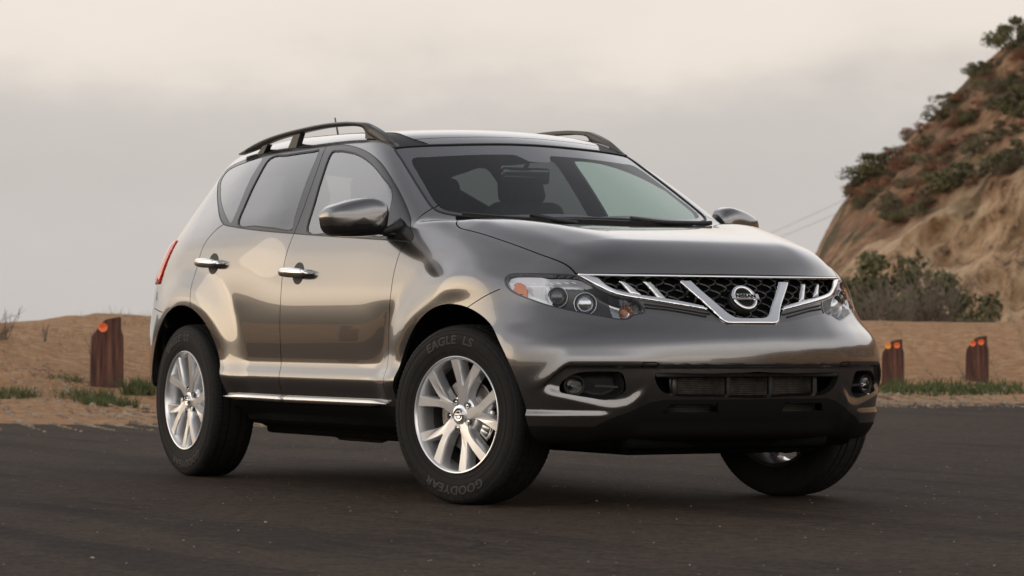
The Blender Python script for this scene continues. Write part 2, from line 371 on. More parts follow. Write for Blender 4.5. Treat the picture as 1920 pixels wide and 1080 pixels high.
for i, phi in enumerate(PHI):
    for k, s in enumerate(SS):
        d, z = hill_pt(phi, s); k0 = min(s*6, 1)*(1 if s < 1 else 1)
        a = B0 - R(phi); x, y = CAM.x + d*math.cos(a)/math.cos(R(min(phi, 12))), CAM.y + d*math.sin(a)/math.cos(R(min(phi, 12)))
        rk = 1 - abs(noise.noise(Vector((x*.32, y*.32, z*.30))))*2; rk2 = 1 - abs(noise.noise(Vector((x*.85+7, y*.85, z*.75))))*2; rk3 = noise.noise(Vector((x*2.3, y*2.3, z*2.1)))
        g = .9*fbm(x*.11, y*.11, z*.14, 4) + (.62*rk + .36*rk2 + .28*rk3)*(1.15 if s < .5 else .55)
        amp = k0*(1 - .55*math.exp(-((s-1)/.12)**2))
        V.append((x - math.cos(a)*g*amp*1.3, y - math.sin(a)*g*amp*1.3, z + .38*amp*fbm(x*.4, y*.4, z*.4, 5)))
        UP.append(float(np.interp(s, [.25, .5, .75], [.18, .52, .9])))
m_ = len(SS)
for i in range(len(PHI)-1):
    for k in range(m_-1): F.append((i*m_+k, (i+1)*m_+k, (i+1)*m_+k+1, i*m_+k+1))
hill = mesh('hillside', V, F, M_ROCK); tag(hill, kind='structure')
a_ = hill.data.attributes.new('upper', 'FLOAT', 'POINT'); a_.data.foreach_set('value', UP)
if np.mean([p.normal.z for p in hill.data.polygons]) < 0: hill.data.flip_normals()
HV = np.array(V).reshape(len(PHI), m_, 3)
def hill_spot(px, s):
    phi = math.degrees(math.atan((px-960)/5793)); i = int(np.clip(np.searchsorted(PHI, phi), 0, len(PHI)-1)); k = int(np.clip(round(s/1.5*(m_-1)), 0, m_-1))
    return Vector(HV[i, k])
def hill_at(px, py):
    """the place on the hill face that lies on a bearing and height"""
    phi = math.degrees(math.atan((px-960)/5793)); i = int(np.clip(np.searchsorted(PHI, phi), 0, len(PHI)-1))
    best = min(range(0, 52), key=lambda k: abs(.733 + (620.6-py)/5793*math.hypot(HV[i, k, 0]-CAM.x, HV[i, k, 1]-CAM.y) - HV[i, k, 2]))
    return Vector(HV[i, best])

# ---------------------------------------------------------------- plants
def leafmat(name, stops, scale=3):
    m = vary(pmat(name, stops[0][1], .75), stops, scale=scale, detail=3)
    return m
M_LEAF = leafmat('chaparral_leaf', [(.3, (.060, .058, .026)), (.5, (.13, .122, .052)), (.7, (.22, .19, .088))], 1.4)
M_LEAF2 = leafmat('sage_leaf', [(.3, (.09, .080, .042)), (.5, (.17, .145, .075)), (.7, (.27, .22, .12))], 1.4)
M_LEAF3 = leafmat('rust_leaf', [(.3, (.15, .070, .038)), (.5, (.29, .13, .068)), (.7, (.40, .22, .12))], 1.4)
M_TWIG = vary(pmat('twig', (.2, .15, .1), .9), [(.3, (.10, .075, .05)), (.7, (.27, .21, .15))], scale=5)
M_GRASS = leafmat('grass_blade', [(.3, (.030, .050, .014)), (.5, (.060, .085, .022)), (.7, (.15, .14, .05))], 9)
M_STRAW = leafmat('dry_straw', [(.3, (.20, .13, .075)), (.5, (.33, .23, .13)), (.7, (.46, .35, .21))], 9)
def leaf_cloud(seed, nclump, nleaf, wide, tall, leaf):
    r = np.random.default_rng(seed); mb = MB()
    cl = []
    for _ in range(nclump):
        a = r.uniform(0, 2*PI); q = r.uniform(0, 1)**.5
        cl.append((wide*.5*q*math.cos(a), wide*.5*q*math.sin(a), tall*(.12 + .66*r.uniform(0, 1)*(1-.62*q*q)), r.uniform(.15, .36)*wide*.62))
    for c in cl:
        for _ in range(nleaf):
            d = r.normal(size=3); d /= np.linalg.norm(d); rad = c[3]*r.uniform(.45, 1.12)
            p = np.array(c[:3]) + d*rad*np.array([1, 1, .72])
            if p[2] < .03*tall: continue
            u = r.normal(size=3); u /= np.linalg.norm(u); v = np.cross(u, d + .6*r.normal(size=3)); v /= max(np.linalg.norm(v), 1e-6)
            s = leaf*r.uniform(.6, 1.5)
            mb.add([p - u*s, p + v*s*.5, p + u*s, p - v*s*.5], [(0, 1, 2, 3)])
    return mb
def twigs(seed, n, tall, wide, r0):
    r = np.random.default_rng(seed); mb = MB()
    for _ in range(n):
        a = r.uniform(0, 2*PI); lean = r.uniform(.1, 1)*wide*.5; p0 = Vector((.06*wide*math.cos(a), .06*wide*math.sin(a), -.05*tall)); h = tall*r.uniform(.55, 1)
        pts = [p0]
        for k in range(1, 5):
            q = k/4; pts.append(Vector((lean*q*math.cos(a)+r.normal()*.03*wide, lean*q*math.sin(a)+r.normal()*.03*wide, h*q)))
        mb.tube(pts, [r0*(1-.8*k/4) for k in range(5)], 4)
        for _ in range(3):
            k = r.integers(1, 4); q = pts[k]; e = q + Vector((r.normal()*.18*wide, r.normal()*.18*wide, r.uniform(.1, .3)*tall))
            mb.tube([q, e], [r0*.45, r0*.12], 3)
    return mb
protos = {}
def shrub(kind, loc, size, label, group, seed=0, squash=1.):
    spec = {'green': (M_LEAF, 18, 190, 1.0, .9, .026), 'sage': (M_LEAF2, 16, 150, 1.0, .75, .024), 'rust': (M_LEAF3, 15, 130, 1.0, .62, .022), 'bare': (None, 0, 0, 1, 1, 0)}[kind]
    key = (kind, seed % 3)
    root = empty({'green': 'green_shrub', 'sage': 'sage_shrub', 'rust': 'rust_shrub', 'bare': 'bare_shrub'}[kind], loc, (seed*1.7) % 6.28); root.scale = (size, size, size*squash)
    if key not in protos:
        st = twigs(seed+50, 60 if kind == 'bare' else 9, .95 if kind == 'bare' else .6, 1.1 if kind == 'bare' else .7, .012).build('stems', M_TWIG)
        cr = leaf_cloud(seed+5, *spec[1:]).build('foliage', spec[0], smooth=False) if spec[0] else None
        st.parent = root
        if cr: cr.parent = root
        protos[key] = (st, cr)
    else:
        for q in protos[key]:
            if q: c = q.copy(); COL.objects.link(c); c.parent = root
    tag(root, label, 'shrub', group); return root
# shrubs one can pick out on the slope: bearing, height, width in metres
big_shrubs = [
 ('green', 1655, 318, 1.95, 'rounded dark green shrub overhanging the lip of the cliff, farthest left on the ridge', .75),
 ('green', 1768, 206, 1.05, 'dark green shrub on the skyline halfway up the ridge', .8),
 ('green', 1898, 78, 1.6, 'large dark shrub crowning the ridge, highest on the slope', 1.0),
 ('green', 1800, 330, 1.9, 'broad dark green shrub on the bench above the tan rock cut', .7),
 ('green', 1680, 398, 1.1, 'dark shrub clinging under the cliff lip above the bare rock', .9),
 ('green', 1905, 300, 1.5, 'dark green shrub cut by the picture edge above the rock face', .9),
 ('sage', 1735, 385, 1.2, 'grey green shrub just above the pale rock cut', .8),
 ('sage', 1745, 290, 1.1, 'olive shrub in the middle of the vegetated slope', .8),
 ('green', 1905, 190, 1.3, 'dark shrub on the upper slope between rust coloured brush', .9),
 ('green', 1840, 135, .95, 'small dark shrub on the skyline below the ridge crown', .9),
]
for k, (kind, px, py, sz, lab, sq) in enumerate(big_shrubs):
    p = hill_at(px, py + 12); p.z -= .12*sz; shrub(kind, p, sz*1.2, lab, None, k, sq*.92)
r = np.random.default_rng(11)
cnt = 0
for k in range(190):
    px = float(r.uniform(1600, 2100)); ridge = float(np.interp(px, SILX, SILY)); low = float(np.interp(px, [1600, 1720, 1800, 2150], [385, 405, 360, 300]))
    if ridge + 14 > low: continue
    py = float(r.uniform(ridge + 6, low)); kind = ['rust', 'sage', 'rust', 'sage', 'rust', 'green'][k % 6]
    p = hill_at(px, py); sz = float(r.uniform(.45, 1.25)); p.z -= .1*sz
    lab = {'rust': 'small rust brown dry brush clump on the hillside', 'sage': 'small grey green sage clump on the hillside', 'green': 'small dark green clump scattered on the hillside'}[kind]
    shrub(kind, p, sz, lab, {'rust': 'rust coloured brush on the slope', 'sage': 'sage clumps on the slope', 'green': 'small green clumps on the slope'}[kind], k, .8)
# thicket at the foot of the hill, beyond the berm
def foot(px, d, zoff=0): p = spot(px, d); p.z = .2+zoff; return p
for k, (kind, px, d, sz, lab, sq) in enumerate([
 ('green', 1640, 78, 3.1, 'tall dark green bush at the foot of the rock cut, nearest the car', 1.05),
 ('green', 1715, 80, 3.0, 'tall dark green bush at the foot of the rock cut, right of another tall bush', 1.0),
 ('bare', 1748, 70, 2.1, 'leafless grey twiggy bush behind the dirt berm', .9),
 ('sage', 1690, 72, 1.8, 'grey green bush low behind the dirt berm', .8),
 ('green', 1815, 74, 1.7, 'low dark green bush behind the berm above the right-hand post', .75),
 ('bare', 1665, 68, 1.6, 'thin bare branched bush behind the berm beside the car', 1.0),
 ('sage', 1890, 76, 1.1, 'grey green bush behind the berm at the edge of the photo', .7)]):
    shrub(kind, foot(px, d), sz*1.15, lab, None, k+20, sq)

# ---------------------------------------------------------------- grass and weeds along the berm
def grass_tuft(name, loc, n, tall, wide, m, label, group=None, cat='grass tuft', seed=0):
    r = np.random.default_rng(seed+300); mb = MB()
    for _ in range(n):
        a = r.uniform(0, 2*PI); q = wide*.5*r.uniform(0, 1)**.6; p = Vector((q*math.cos(a), q*math.sin(a), -.02)); h = tall*r.uniform(.4, 1); l = Vector((r.normal()*.35, r.normal()*.35, 1)).normalized()
        s = l.cross(Vector((r.normal(), r.normal(), .1))).normalized()*.004*r.uniform(.7, 1.6); tip = p + l*h + Vector((r.normal(), r.normal(), 0))*.12*h; mid_ = p + l*h*.55
        mb.add([p-s, p+s, mid_+s*.8, mid_-s*.8, tip], [(0, 1, 2, 3), (3, 2, 4)])
    o = mb.build(name, m, smooth=False); o.location = loc; tag(o, label, cat, group); return o
def on_ground(px, d): p = spot(px, d); p.z = gz(p.x, p.y); return p
tuft_list = [(150, 26.6, 260, .17, .62, 'broad green weed patch at the foot of the wooden post with one reflector'),
 (200, 26.2, 200, .15, .55, 'green weed patch in front of the wooden post beside the car'), (262, 27.0, 170, .22, .30, 'upright grass tuft between the post and the car'),
 (28, 26.4, 190, .16, .42, 'green grass tuft at the left edge of the photo'), (118, 27.4, 120, .12, .4, 'thin green weeds left of the wooden post')]
for k, (px, d, n, h, wd, lab) in enumerate(tuft_list): grass_tuft('grass_tuft', on_ground(px, d), n*2, h, wd, M_GRASS, lab, None, seed=k)
r = np.random.default_rng(5); mb = MB()
for px in np.arange(1648, 1960, 1.1):
    for _ in range(3):
        d = 33.8 + r.uniform(0, 1.5); p = on_ground(px + r.normal()*3, d); h = .15*r.uniform(.3, 1)*(.6+.6*noise.noise(Vector((px*.03, 0, 0)))+.3)
        s = Vector((.006, .010, 0))*r.uniform(.6, 1.4); tip = p + Vector((r.normal()*.05, r.normal()*.05, max(h, .04)))
        mb.add([p-s, p+s, tip], [(0, 1, 2)])
tag(mb.build('grass', M_GRASS, smooth=False), kind='stuff')
mb = MB()
VIS0 = [i for i in range(nE) if EDGE[i][0] < -8 and abs((Vector((*EDGE[i], 0)) - CAM).dot(VIEW_R)/(Vector((*EDGE[i], 0)) - CAM).dot(VIEW_D)) < .21]
for k in range(16000):
    i = VIS0[int(r.integers(0, len(VIS0)))]; s = float(r.uniform(1.2, 9.0)); x, y = EDGE[i] + OUT[i]*s
    if noise.noise(Vector((x*.7, y*.7, 2))) < -.15 or (y < 6 and k % 3): continue
    z = ground_at(x, y, s); h = r.uniform(.04, .16)*(1.0 if y > 6 else .7); v = Vector((r.normal()*.5, r.normal()*.5, 1)).normalized()*h; sd = Vector((r.normal(), r.normal(), 0)).normalized()*.004
    p = Vector((x, y, z-.01)); mb.add([p-sd, p+sd, p+v], [(0, 1, 2)])
tag(mb.build('dry_grass', M_STRAW, smooth=False), kind='stuff')
mb = MB()
def in_view(x, y, m=.03):
    v = Vector((x, y, 0)) - CAM; d_ = v.dot(VIEW_D); return d_ > 5 and abs(v.dot(VIEW_R)/d_) < .166 + m
VIS = [i for i in range(nE) if in_view(*EDGE[i]) and EDGE[i][0] < -8 and not (3.2 < EDGE[i][1] < 10.5)]
ico = bmesh.new(); bmesh.ops.create_icosphere(ico, subdivisions=1, radius=1); icoV = np.array([v.co for v in ico.verts]); icoF = [tuple(v.index for v in f.verts) for f in ico.faces]; ico.free()
for k in range(9000):
    i = VIS[int(r.integers(0, len(VIS)))]; s = float(r.normal()*.75 - .05) if k % 3 else float(r.uniform(-1.2, 4)); x, y = EDGE[i] + OUT[i]*s
    z = ground_at(x, y, s) if s > .15 else 0.0; q = r.uniform(.005, .018)*(1 if r.uniform() < .94 else 2.4)
    mb.add(icoV*r.uniform(.7, 1.25, (len(icoV), 1))*q*[1, 1, .7] + [x, y, max(z, 0)+q*.25], icoF)
M_STONE = vary(pmat('stone', (.3, .22, .15), .9), [(.3, (.16, .11, .075)), (.7, (.42, .32, .22))], scale=2)
tag(mb.build('gravel', M_STONE, smooth=False), kind='stuff')
mb = MB()
for k in range(480):      # grit lying on the asphalt
    d = float(r.uniform(8.5, 24)); px = float(r.uniform(-100, 2020)); p = spot(px, d); q = r.uniform(.0015, .0045)*(1 if r.uniform() < .95 else 1.8)
    b = bmesh.new(); bmesh.ops.create_icosphere(b, subdivisions=1, radius=q)
    for v in b.verts: v.co *= r.uniform(.7, 1.25); v.co.z *= .6
    mb.bm(b, 0, Matrix.Translation((p.x, p.y, q*.4)))
tag(mb.build('pebbles', vary(pmat('grit', (.3, .25, .2), .9), [(.3, (.12, .10, .08)), (.7, (.45, .38, .3))], scale=3), smooth=False), kind='stuff')
def dry_weed(px, d, n, tall, wide, lab, seed):
    root = on_ground(px, d); o = twigs(seed, n, tall, wide, .006).build('dry_weed', M_TWIG, smooth=False); o.location = root; tag(o, lab, 'weed')
dry_weed(8, 29.5, 13, .34, .4, 'dry leafless weed standing on the berm crest at the left edge of the photo', 81)
dry_weed(84, 29.8, 4, .26, .2, 'thin dry stalk on the berm crest left of the post', 82)
dry_weed(172, 29.5, 4, .28, .2, 'dry stalk on the berm crest just beside the post', 83)

# ---------------------------------------------------------------- wooden guard posts with reflectors
M_WOOD = pmat('weathered_redwood', (.12, .045, .028), .85); t = M_WOOD.node_tree; b = t.nodes['Principled BSDF']
tcn = nd(t, 'ShaderNodeTexCoord'); src = tcn.outputs['Object']
grain = tnoise(t, src, 9, 8, .65, (3.2, 3.2, .22)); blot = tnoise(t, src, 3.5, 4, .5, (1, 1, .5))
c = ramp(t, grain, [(.28, (.016, .010, .008)), (.43, (.058, .024, .016)), (.55, (.125, .048, .029)), (.70, (.20, .090, .056))])
c = mixc(t, ramp(t, blot, [(.45, (0,)*3), (.68, (.75,)*3)]), c, (.050, .036, .028))
t.links.new(c, b.inputs['Base Color'])
bp = nd(t, 'ShaderNodeBump'); bp.inputs['Strength'].default_value = .9; bp.inputs['Distance'].default_value = .012
t.links.new(grain, bp.inputs['Height']); t.links.new(bp.outputs[0], b.inputs['Normal'])
M_REFL = pmat('orange_reflector', (.85, .13, .012), .25, coat=.6, Emission_Color=(1, .16, .01, 1), Emission_Strength=.0)
M_REFL2 = pmat('amber_reflector', (.92, .30, .02), .25, coat=.6)
def guard_post(px, d, wid, hgt, dep, turn, refl, label, cut=.30, zlift=0, group='wooden guard posts along the berm'):
    p = spot(px, d) if not isinstance(px, Vector) else px
    p.z = gz(p.x, p.y) - .12
    tocam = math.atan2(CAM.y - p.y, CAM.x - p.x)
    root = empty('guard_post', p, tocam - PI/2 + turn)        # local -y... +y looks at the photographer
    root.rotation_euler.z = tocam + PI/2 + turn
    H_ = hgt + .12; w2 = wid/2
    b = bmesh.new(); nzs = 14
    # front outline: one upper corner cut off on the slant, the edges a little ragged
    out = [(-w2, 0), (w2, 0), (w2*1.0, H_*.55), (w2*.98, H_*.78), (w2*.84, H_*.84), (w2*.83, H_), (w2*.30, H_*.985), (-w2*.12, H_*.965), (-w2*.92, H_*.77), (-w2*.96, H_*.70), (-w2, H_*.45)]
    vs = [b.verts.new((x, -dep/2, z)) for x, z in out]; f = b.faces.new(vs)
    ex = bmesh.ops.extrude_face_region(b, geom=[f]); bmesh.ops.translate(b, verts=[v for v in ex['geom'] if isinstance(v, bmesh.types.BMVert)], vec=(0, dep, 0))
    bmesh.ops.recalc_face_normals(b, faces=b.faces[:]); bmesh.ops.bevel(b, geom=b.edges[:], offset=.006, segments=2, affect='EDGES')
    mb = MB(); mb.bm(b); mb.build('timber', M_WOOD, root, smooth=False)
    for (rx, rz, rr, m) in refl:
        q = MB(); q.lathe([(0, .0001), (.010, .0001), (.012, rr*.5), (.010, rr*.86), (.012, rr*.90), (.009, rr), (0, rr)], 28, 'x', M=Matrix.Rotation(-PI/2, 4, 'Z'))
        o = q.build('reflector', m, root); o.location = (rx, -dep/2 - .001, rz + .12)
    tag(root, label, 'guard post', group); return root
guard_post(201, 27.4, .285, .62, .20, R(4), [(-.042, .525, .042, M_REFL)], 'wooden guard post with a single orange reflector standing left of the car')
guard_post(1675, 35.4, .255, .55, .18, R(0), [(-.055, .47, .036, M_REFL2), (.045, .475, .036, M_REFL)], 'wooden guard post with two reflectors right beside the car bumper')
guard_post(1833, 35.6, .25, .56, .18, R(-6), [(-.040, .47, .036, M_REFL), (.055, .485, .036, M_REFL)], 'wooden guard post with two reflectors on the far right')
guard_post(Vector((-23.9, -12.3, 0)), 0, .30, .62, .2, R(20), [(-.042, .52, .042, M_REFL)], 'wooden guard post seen only mirrored in the car doors')

# overhead wires on the right
M_WIRE = pmat('wire', (.42, .41, .40), .7)
for k, (pa, pb) in enumerate((((1430, 428), (1640, 345)), ((1430, 442), (1640, 366)))):
    d = 150; A = spot(pa[0], d); A.z = .733 + (620.6-pa[1])/5793*d; B_ = spot(pb[0], d-25); B_.z = .733 + (620.6-pb[1])/5793*(d-25)
    A = A + (A-B_)*3.0
    mb = MB(); mb.tube([A.lerp(B_, q/10) - Vector((0, 0, .5*4*(q/10)*(1-q/10))) for q in range(11)], .011, 5)
    tag(mb.build('power_line', M_WIRE), ['upper of two thin overhead wires slanting up to the hill', 'lower of two thin overhead wires slanting up to the hill'][k], 'wire', 'overhead wires')
# ---------------------------------------------------------------- car body surface
def pchip(xs, ys, x):
    xs = np.asarray(xs, float); ys = np.asarray(ys, float); x = np.clip(np.asarray(x, float), xs[0], xs[-1])
    h = np.diff(xs); m = np.diff(ys) / h
    d = np.zeros(len(xs))
    for i in range(1, len(xs) - 1):
        if m[i-1] * m[i] > 0:
            w1 = 2*h[i] + h[i-1]; w2 = h[i] + 2*h[i-1]
            d[i] = (w1 + w2) / (w1/m[i-1] + w2/m[i])
    d[0] = m[0]; d[-1] = m[-1]
    k = np.clip(np.searchsorted(xs, x, side='right') - 1, 0, len(xs) - 2)
    t = (x - xs[k]) / h[k]
    return ((2*t**3 - 3*t**2 + 1)*ys[k] + (t**3 - 2*t**2 + t)*h[k]*d[k]
            + (-2*t**3 + 3*t**2)*ys[k+1] + (t**3 - t**2)*h[k]*d[k+1])

def blur(A, s, ax):
    r = int(3*s) + 1
    k = np.exp(-.5*(np.arange(-r, r+1)/s)**2); k /= k.sum()
    pad = [(0, 0), (0, 0)]; pad[ax] = (r, r)
    B = np.pad(A, pad, mode='reflect', reflect_type='odd')
    out = np.zeros_like(A)
    for i, w in enumerate(k):
        out += w * (B[i:i+A.shape[0], :] if ax == 0 else B[:, i:i+A.shape[1]])
    return out

class Table:
    """smooth function of two coordinates sampled on a regular grid, read back with cubic interpolation"""
    def __init__(s, a0, b0, h, A):
        s.a0, s.b0, s.h, s.A = a0, b0, h, A
    def __call__(s, a, b):
        u = np.clip((a - s.a0)/s.h, 1, s.A.shape[0] - 3.001); v = np.clip((b - s.b0)/s.h, 1, s.A.shape[1] - 3.001)
        i = u.astype(int); j = v.astype(int); u = u - i; v = v - j
        def w(t): return ((1-t)**3/6, (3*t**3 - 6*t**2 + 4)/6, (-3*t**3 + 3*t**2 + 3*t + 1)/6, t**3/6)
        wu, wv = w(u), w(v); out = 0
        for p in range(4):
            for q in range(4):
                out = out + wu[p]*wv[q]*s.A[i+p-1, j+q-1]
        return out

H = .01
XG = np.arange(-4.1, 1.3, H); YG = np.arange(-.06, 1.12, H); ZG = np.arange(.05, 1.95, H)

# --- half width of the side as a function of (x, z)
ZR = [.10, .20, .30, .40, .46, .505, .525, .57, .62, .70, .78, .85, .95, 1.05, 1.12, 1.18, 1.25, 1.35, 1.45, 1.55, 1.62, 1.72, 1.9]
DOOR = [.52, .60, .745, .893, .915, .927, .926, .9095, .911, .9135, .9142, .9128, .907, .895, .882, .865, .835, .790, .740, .685, .640, .57, .42]
DOORR= [.52, .60, .745, .893, .915, .927, .926, .9095, .911, .9137, .9146, .9140, .911, .905, .897, .884, .860, .806, .748, .684, .633, .55, .40]
SIDE = {
  1.25: [.83, .85, .86, .87, .88, .885, .887, .89, .89, .885, .865, .83, .75, .60, .48, .36, .22, .10, .05, .05, .05, .05, .05],
  .60: [.84, .865, .885, .900, .912, .916, .917, .917, .917, .915, .905, .884, .785, .65, .55, .44, .32, .2, .1, .05, .05, .05, .05],
  .40: [.84, .862, .880, .894, .906, .912, .914, .914, .915, .917, .915, .900, .84, .745, .645, .54, .40, .25, .1, .05, .05, .05, .05],
  .20: [.84, .86, .875, .889, .902, .908, .91, .910, .912, .917, .918, .914, .905, .842, .758, .66, .50, .28, .1, .05, .05, .05, .05],
  .00: [.84, .86, .875, .890, .904, .911, .912, .908, .909, .915, .919, .919, .922, .882, .828, .762, .65, .42, .3, .2, .1, .1, .1],
 -.25: [.62, .70, .81, .892, .911, .921, .921, .907, .906, .912, .917, .918, .917, .898, .866, .825, .778, .70, .55, .45, .38, .3, .2],
 -.50: [.60, .68, .80, .893, .914, .926, .925, .907, .905, .910, .915, .917, .912, 0.897, .879, .855, .815, .757, .695, .63, .575, .5, .35],
 -.85: DOOR, -1.6: DOOR, -2.05: DOORR,
 -2.5: [.60, .68, .80, .893, .912, .921, .921, .909, .908, .913, .917, .919, .917, .912, .904, .890, .862, .806, .744, .676, .622, .54, .38],
 -2.9: [.83, .855, .872, .890, .904, .910, .911, .909, .910, .913, .915, .915, .911, .903, .892, .874, .840, .780, .716, .645, .592, .51, .35],
 -3.3: [.83, .85, .865, .88, .89, .895, .896, .897, .898, .898, .897, .894, .886, .870, .852, .826, .786, .725, .66, .59, .54, .46, .3],
 -3.7: [.80, .82, .84, .85, .86, .865, .866, .867, .868, .868, .866, .862, .850, .828, .806, .776, .73, .665, .60, .53, .48, .4, .25],
 -4.1: [.75, .77, .79, .80, .81, .815, .816, .817, .818, .818, .816, .81, .80, .775, .75, .72, .67, .60, .53, .46, .42, .35, .2],
}
ARCH = [(.04, .36, .525, .487), (-2.80, .36, .52, .497)]
def arch_r(x, z, i):
    cx, cz, a, b = ARCH[i]
    return np.hypot((x-cx)/a, (z-cz)/b)

def make_side():
    xs = sorted(SIDE); cols = np.array([SIDE[k] for k in xs])
    rows = np.stack([pchip(xs, cols[:, j], XG) for j in range(len(ZR))], 1)      # x by control row
    A = np.stack([pchip(ZR, rows[i], ZG) for i in range(len(XG))], 0)
    A = blur(blur(A, 6, 0), 1.6, 1)
    X, Z = np.meshgrid(XG, ZG, indexing='ij')
    # wheel-arch flares: a swelling that fades with distance from the opening
    for i, amp in ((0, .034), (1, .032)):
        r = arch_r(X, Z, i)
        t = np.clip((r - 1.06)/.42, 0, 1)
        fl = amp*(1 - t*t*(3 - 2*t))
        fl *= np.clip((Z-.25)/.25, 0, 1)*np.clip((1.16 - Z)/.20, 0, 1)
        A += blur(blur(fl, 1.8, 0), 1.8, 1)
    return Table(XG[0], ZG[0], H, A)

def sstep(a, b, v):
    t = np.clip((v - a)/(b - a), 0, 1); return t*t*(3 - 2*t)
# --- height of hood, windscreen and roof as a function of (x, y)
def smin(a, b, r):
    h = np.maximum(r - np.abs(a-b), 0)/r
    return np.minimum(a, b) - h*h*r*.25
def smax(a, b, r): return -smin(-a, -b, r)
HOODX = [-.6, -.3, -.15, 0., .2, .4, .55, .64, .70, .745, .79, .83, .90, 1.3]
HOODZ = [1.165, 1.188, 1.19, 1.185, 1.17, 1.144, 1.115, 1.092, 1.071, 1.043, .985, .945, .91, .80]
ROOFX = [-4.1, -3.5, -3.1, -2.7, -2.3, -1.9, -1.6, -1.35, -1.1, -.9, -.5, 1.3]
ROOFZ = [1.33, 1.58, 1.660, 1.702, 1.714, 1.708, 1.699, 1.686, 1.660, 1.628, 1.54, 1.0]
def make_top():
    X, Y = np.meshgrid(XG, YG, indexing='ij'); Y = np.abs(Y)
    xh = X + .30*Y**2 + .15*np.maximum(Y-.3, 0)**2     # the hood's front edge sweeps back to the sides
    hood = pchip(HOODX, HOODZ, xh) + .022*(Y/.7)**2*np.clip((.5-X)/.6,0,1) - .045*np.maximum(Y-.62, 0)/.15*np.clip((X+.1)/.5, 0, 1)
    hood += .010*np.exp(-((Y - (.60 - .22*np.clip(X+.2, 0, 1.2)))/.07)**2)*np.clip((.65 - X)/.5, 0, 1)
    ye = pchip([-.6, -.2, 0., .3, .55, .65, 1.3], [.80, .785, .77, .718, .66, .64, .60], X); D = ye - Y
    hood += (.017*sstep(.0, .085, D) - .009)*sstep(-.32, -.18, X)*(1 - sstep(.55, .72, X))
    xs = X + .36*Y**2
    ws = 1.178 + .545*(-.20 - xs) - .035*np.maximum(-.2-xs, 0)**2
    roof = pchip(ROOFX, ROOFZ, X) - .104*Y**2
    up = smin(ws, roof, .05)
    A = smax(hood, up, .02)
    return Table(XG[0], YG[0], H, blur(blur(A, 1.5, 0), 1.5, 1))

# --- front and rear ends as functions of (y, z)
FZ = [.0, .20, .25, .35, .45, .52, .57, .60, .63, .66, .70, .735, .765, .85, .96, 1.02, 1.1, 1.95]
FX = [.60, .70, .77, .892, .94, .962, .9690, .9700, .9700, .968, .9590, .9395, .914, .849, .790, .75, .68, .0]
FM = [.9, .9, .92, .95, .98, 1., 1., 1., 1.005, 1.02, 1.07, 1.15, 1.24, 1.25, 1.1, 1.1, 1.1, 1.1]
KY = [-.06, 0, .2, .4, .543, .646, .72, .80, .86, .92, 1.2]
KX = [.0, 0, .014, .055, .107, .162, .208, .275, .355, .47, 1.6]
RZ = [.0, .25, .40, .55, .70, .85, 1.0, 1.12, 1.3, 1.5, 1.62, 1.95]
RX = [-3.60, -3.72, -3.82, -3.86, -3.86, -3.82, -3.77, -3.67, -3.46, -3.26, -3.20, -3.0]
RK = [-.06, 0, .3, .5, .65, .75, .82, .88, 1.2]
RKX = [0, 0, .03, .085, .16, .24, .33, .44, 1.6]
def make_ends():
    Y, Z = np.meshgrid(YG, ZG, indexing='ij'); Y = np.abs(Y)
    f = pchip(FZ, FX, Z) - pchip(KY, KX, Y)*pchip(FZ, FM, Z)
    r = pchip(RZ, RX, Z) + pchip(RK, RKX, Y)
    return (Table(YG[0], ZG[0], H, blur(blur(f, 1.5, 0), 1.5, 1)), Table(YG[0], ZG[0], H, blur(blur(r, 2, 0), 3, 1)))

T_SIDE, T_TOP = make_side(), make_top()
T_FRONT, T_REAR = make_ends()
def slope(T):
    ga, gb = np.gradient(T.A, T.h)
    return Table(T.a0, T.b0, T.h, np.sqrt(1 + np.minimum(ga*ga + gb*gb, 30)))
N_SIDE, N_TOP, N_FRONT, N_REAR = slope(T_SIDE), slope(T_TOP), slope(T_FRONT), slope(T_REAR)
RADX = [-4.1, -3.2, -2.4, -1.3, -.9, -.4, -.1, .4, .8, 1.3]
RADV = [.10, .10, .09, .07, .05, .05, .08, .12, .12, .12]
def combine(x, y, z, ds, dt, df, dr):
    rt = pchip(RADX, RADV, x)
    d = smax(ds, dt, rt)
    d = smax(d, df, .07)
    d = smax(d, dr, .12)
    d = smax(d, pchip([-4.1, -3.4, -3.2, -2.4, -.45, .35, .6, 1.3], [.44, .44, .42, .245, .245, .28, .285, .285], x) - z, .03)
    # bumper detail: a ledge over the fog-lamp band, the band set back, a lip at the bottom corner
    wf = sstep(.25, .5, x)
    lz = .590 - .10*sstep(.76, .87, y)
    band = -.016*(1 - sstep(lz-.007, lz+.009, z))*((lambda w, zl: w*sstep(zl - .012, zl + .044, z) + (1-w)*sstep(.30, .37, z))(sstep(.455, .535, y), pchip([.0, .46, .51, .555, .60, .70, .79, .86, 1.3], [.49, .490, .464, .432, .424, .446, .472, .49, .49], y)))*(1 - sstep(.80, .86, y))
    swell = .006*np.exp(-((z-lz-.025)/.03)**2)*(1 - sstep(.82, .9, y))*sstep(.38, .62, y)
    lip = .012*(1 - sstep(.386, .418, z))*sstep(.56, .66, y)
    return d - wf*(band + swell + lip)
def field(P):
    x, y, z = P[:, 0], np.abs(P[:, 1]), P[:, 2]
    ds = (y - T_SIDE(x, z))/N_SIDE(x, z)
    dt = (z - T_TOP(x, y))/N_TOP(x, y)
    df = (x - T_FRONT(y, z))/N_FRONT(y, z)
    dr = (T_REAR(y, z) - x)/N_REAR(y, z)
    return combine(x, y, z, ds, dt, df, dr)
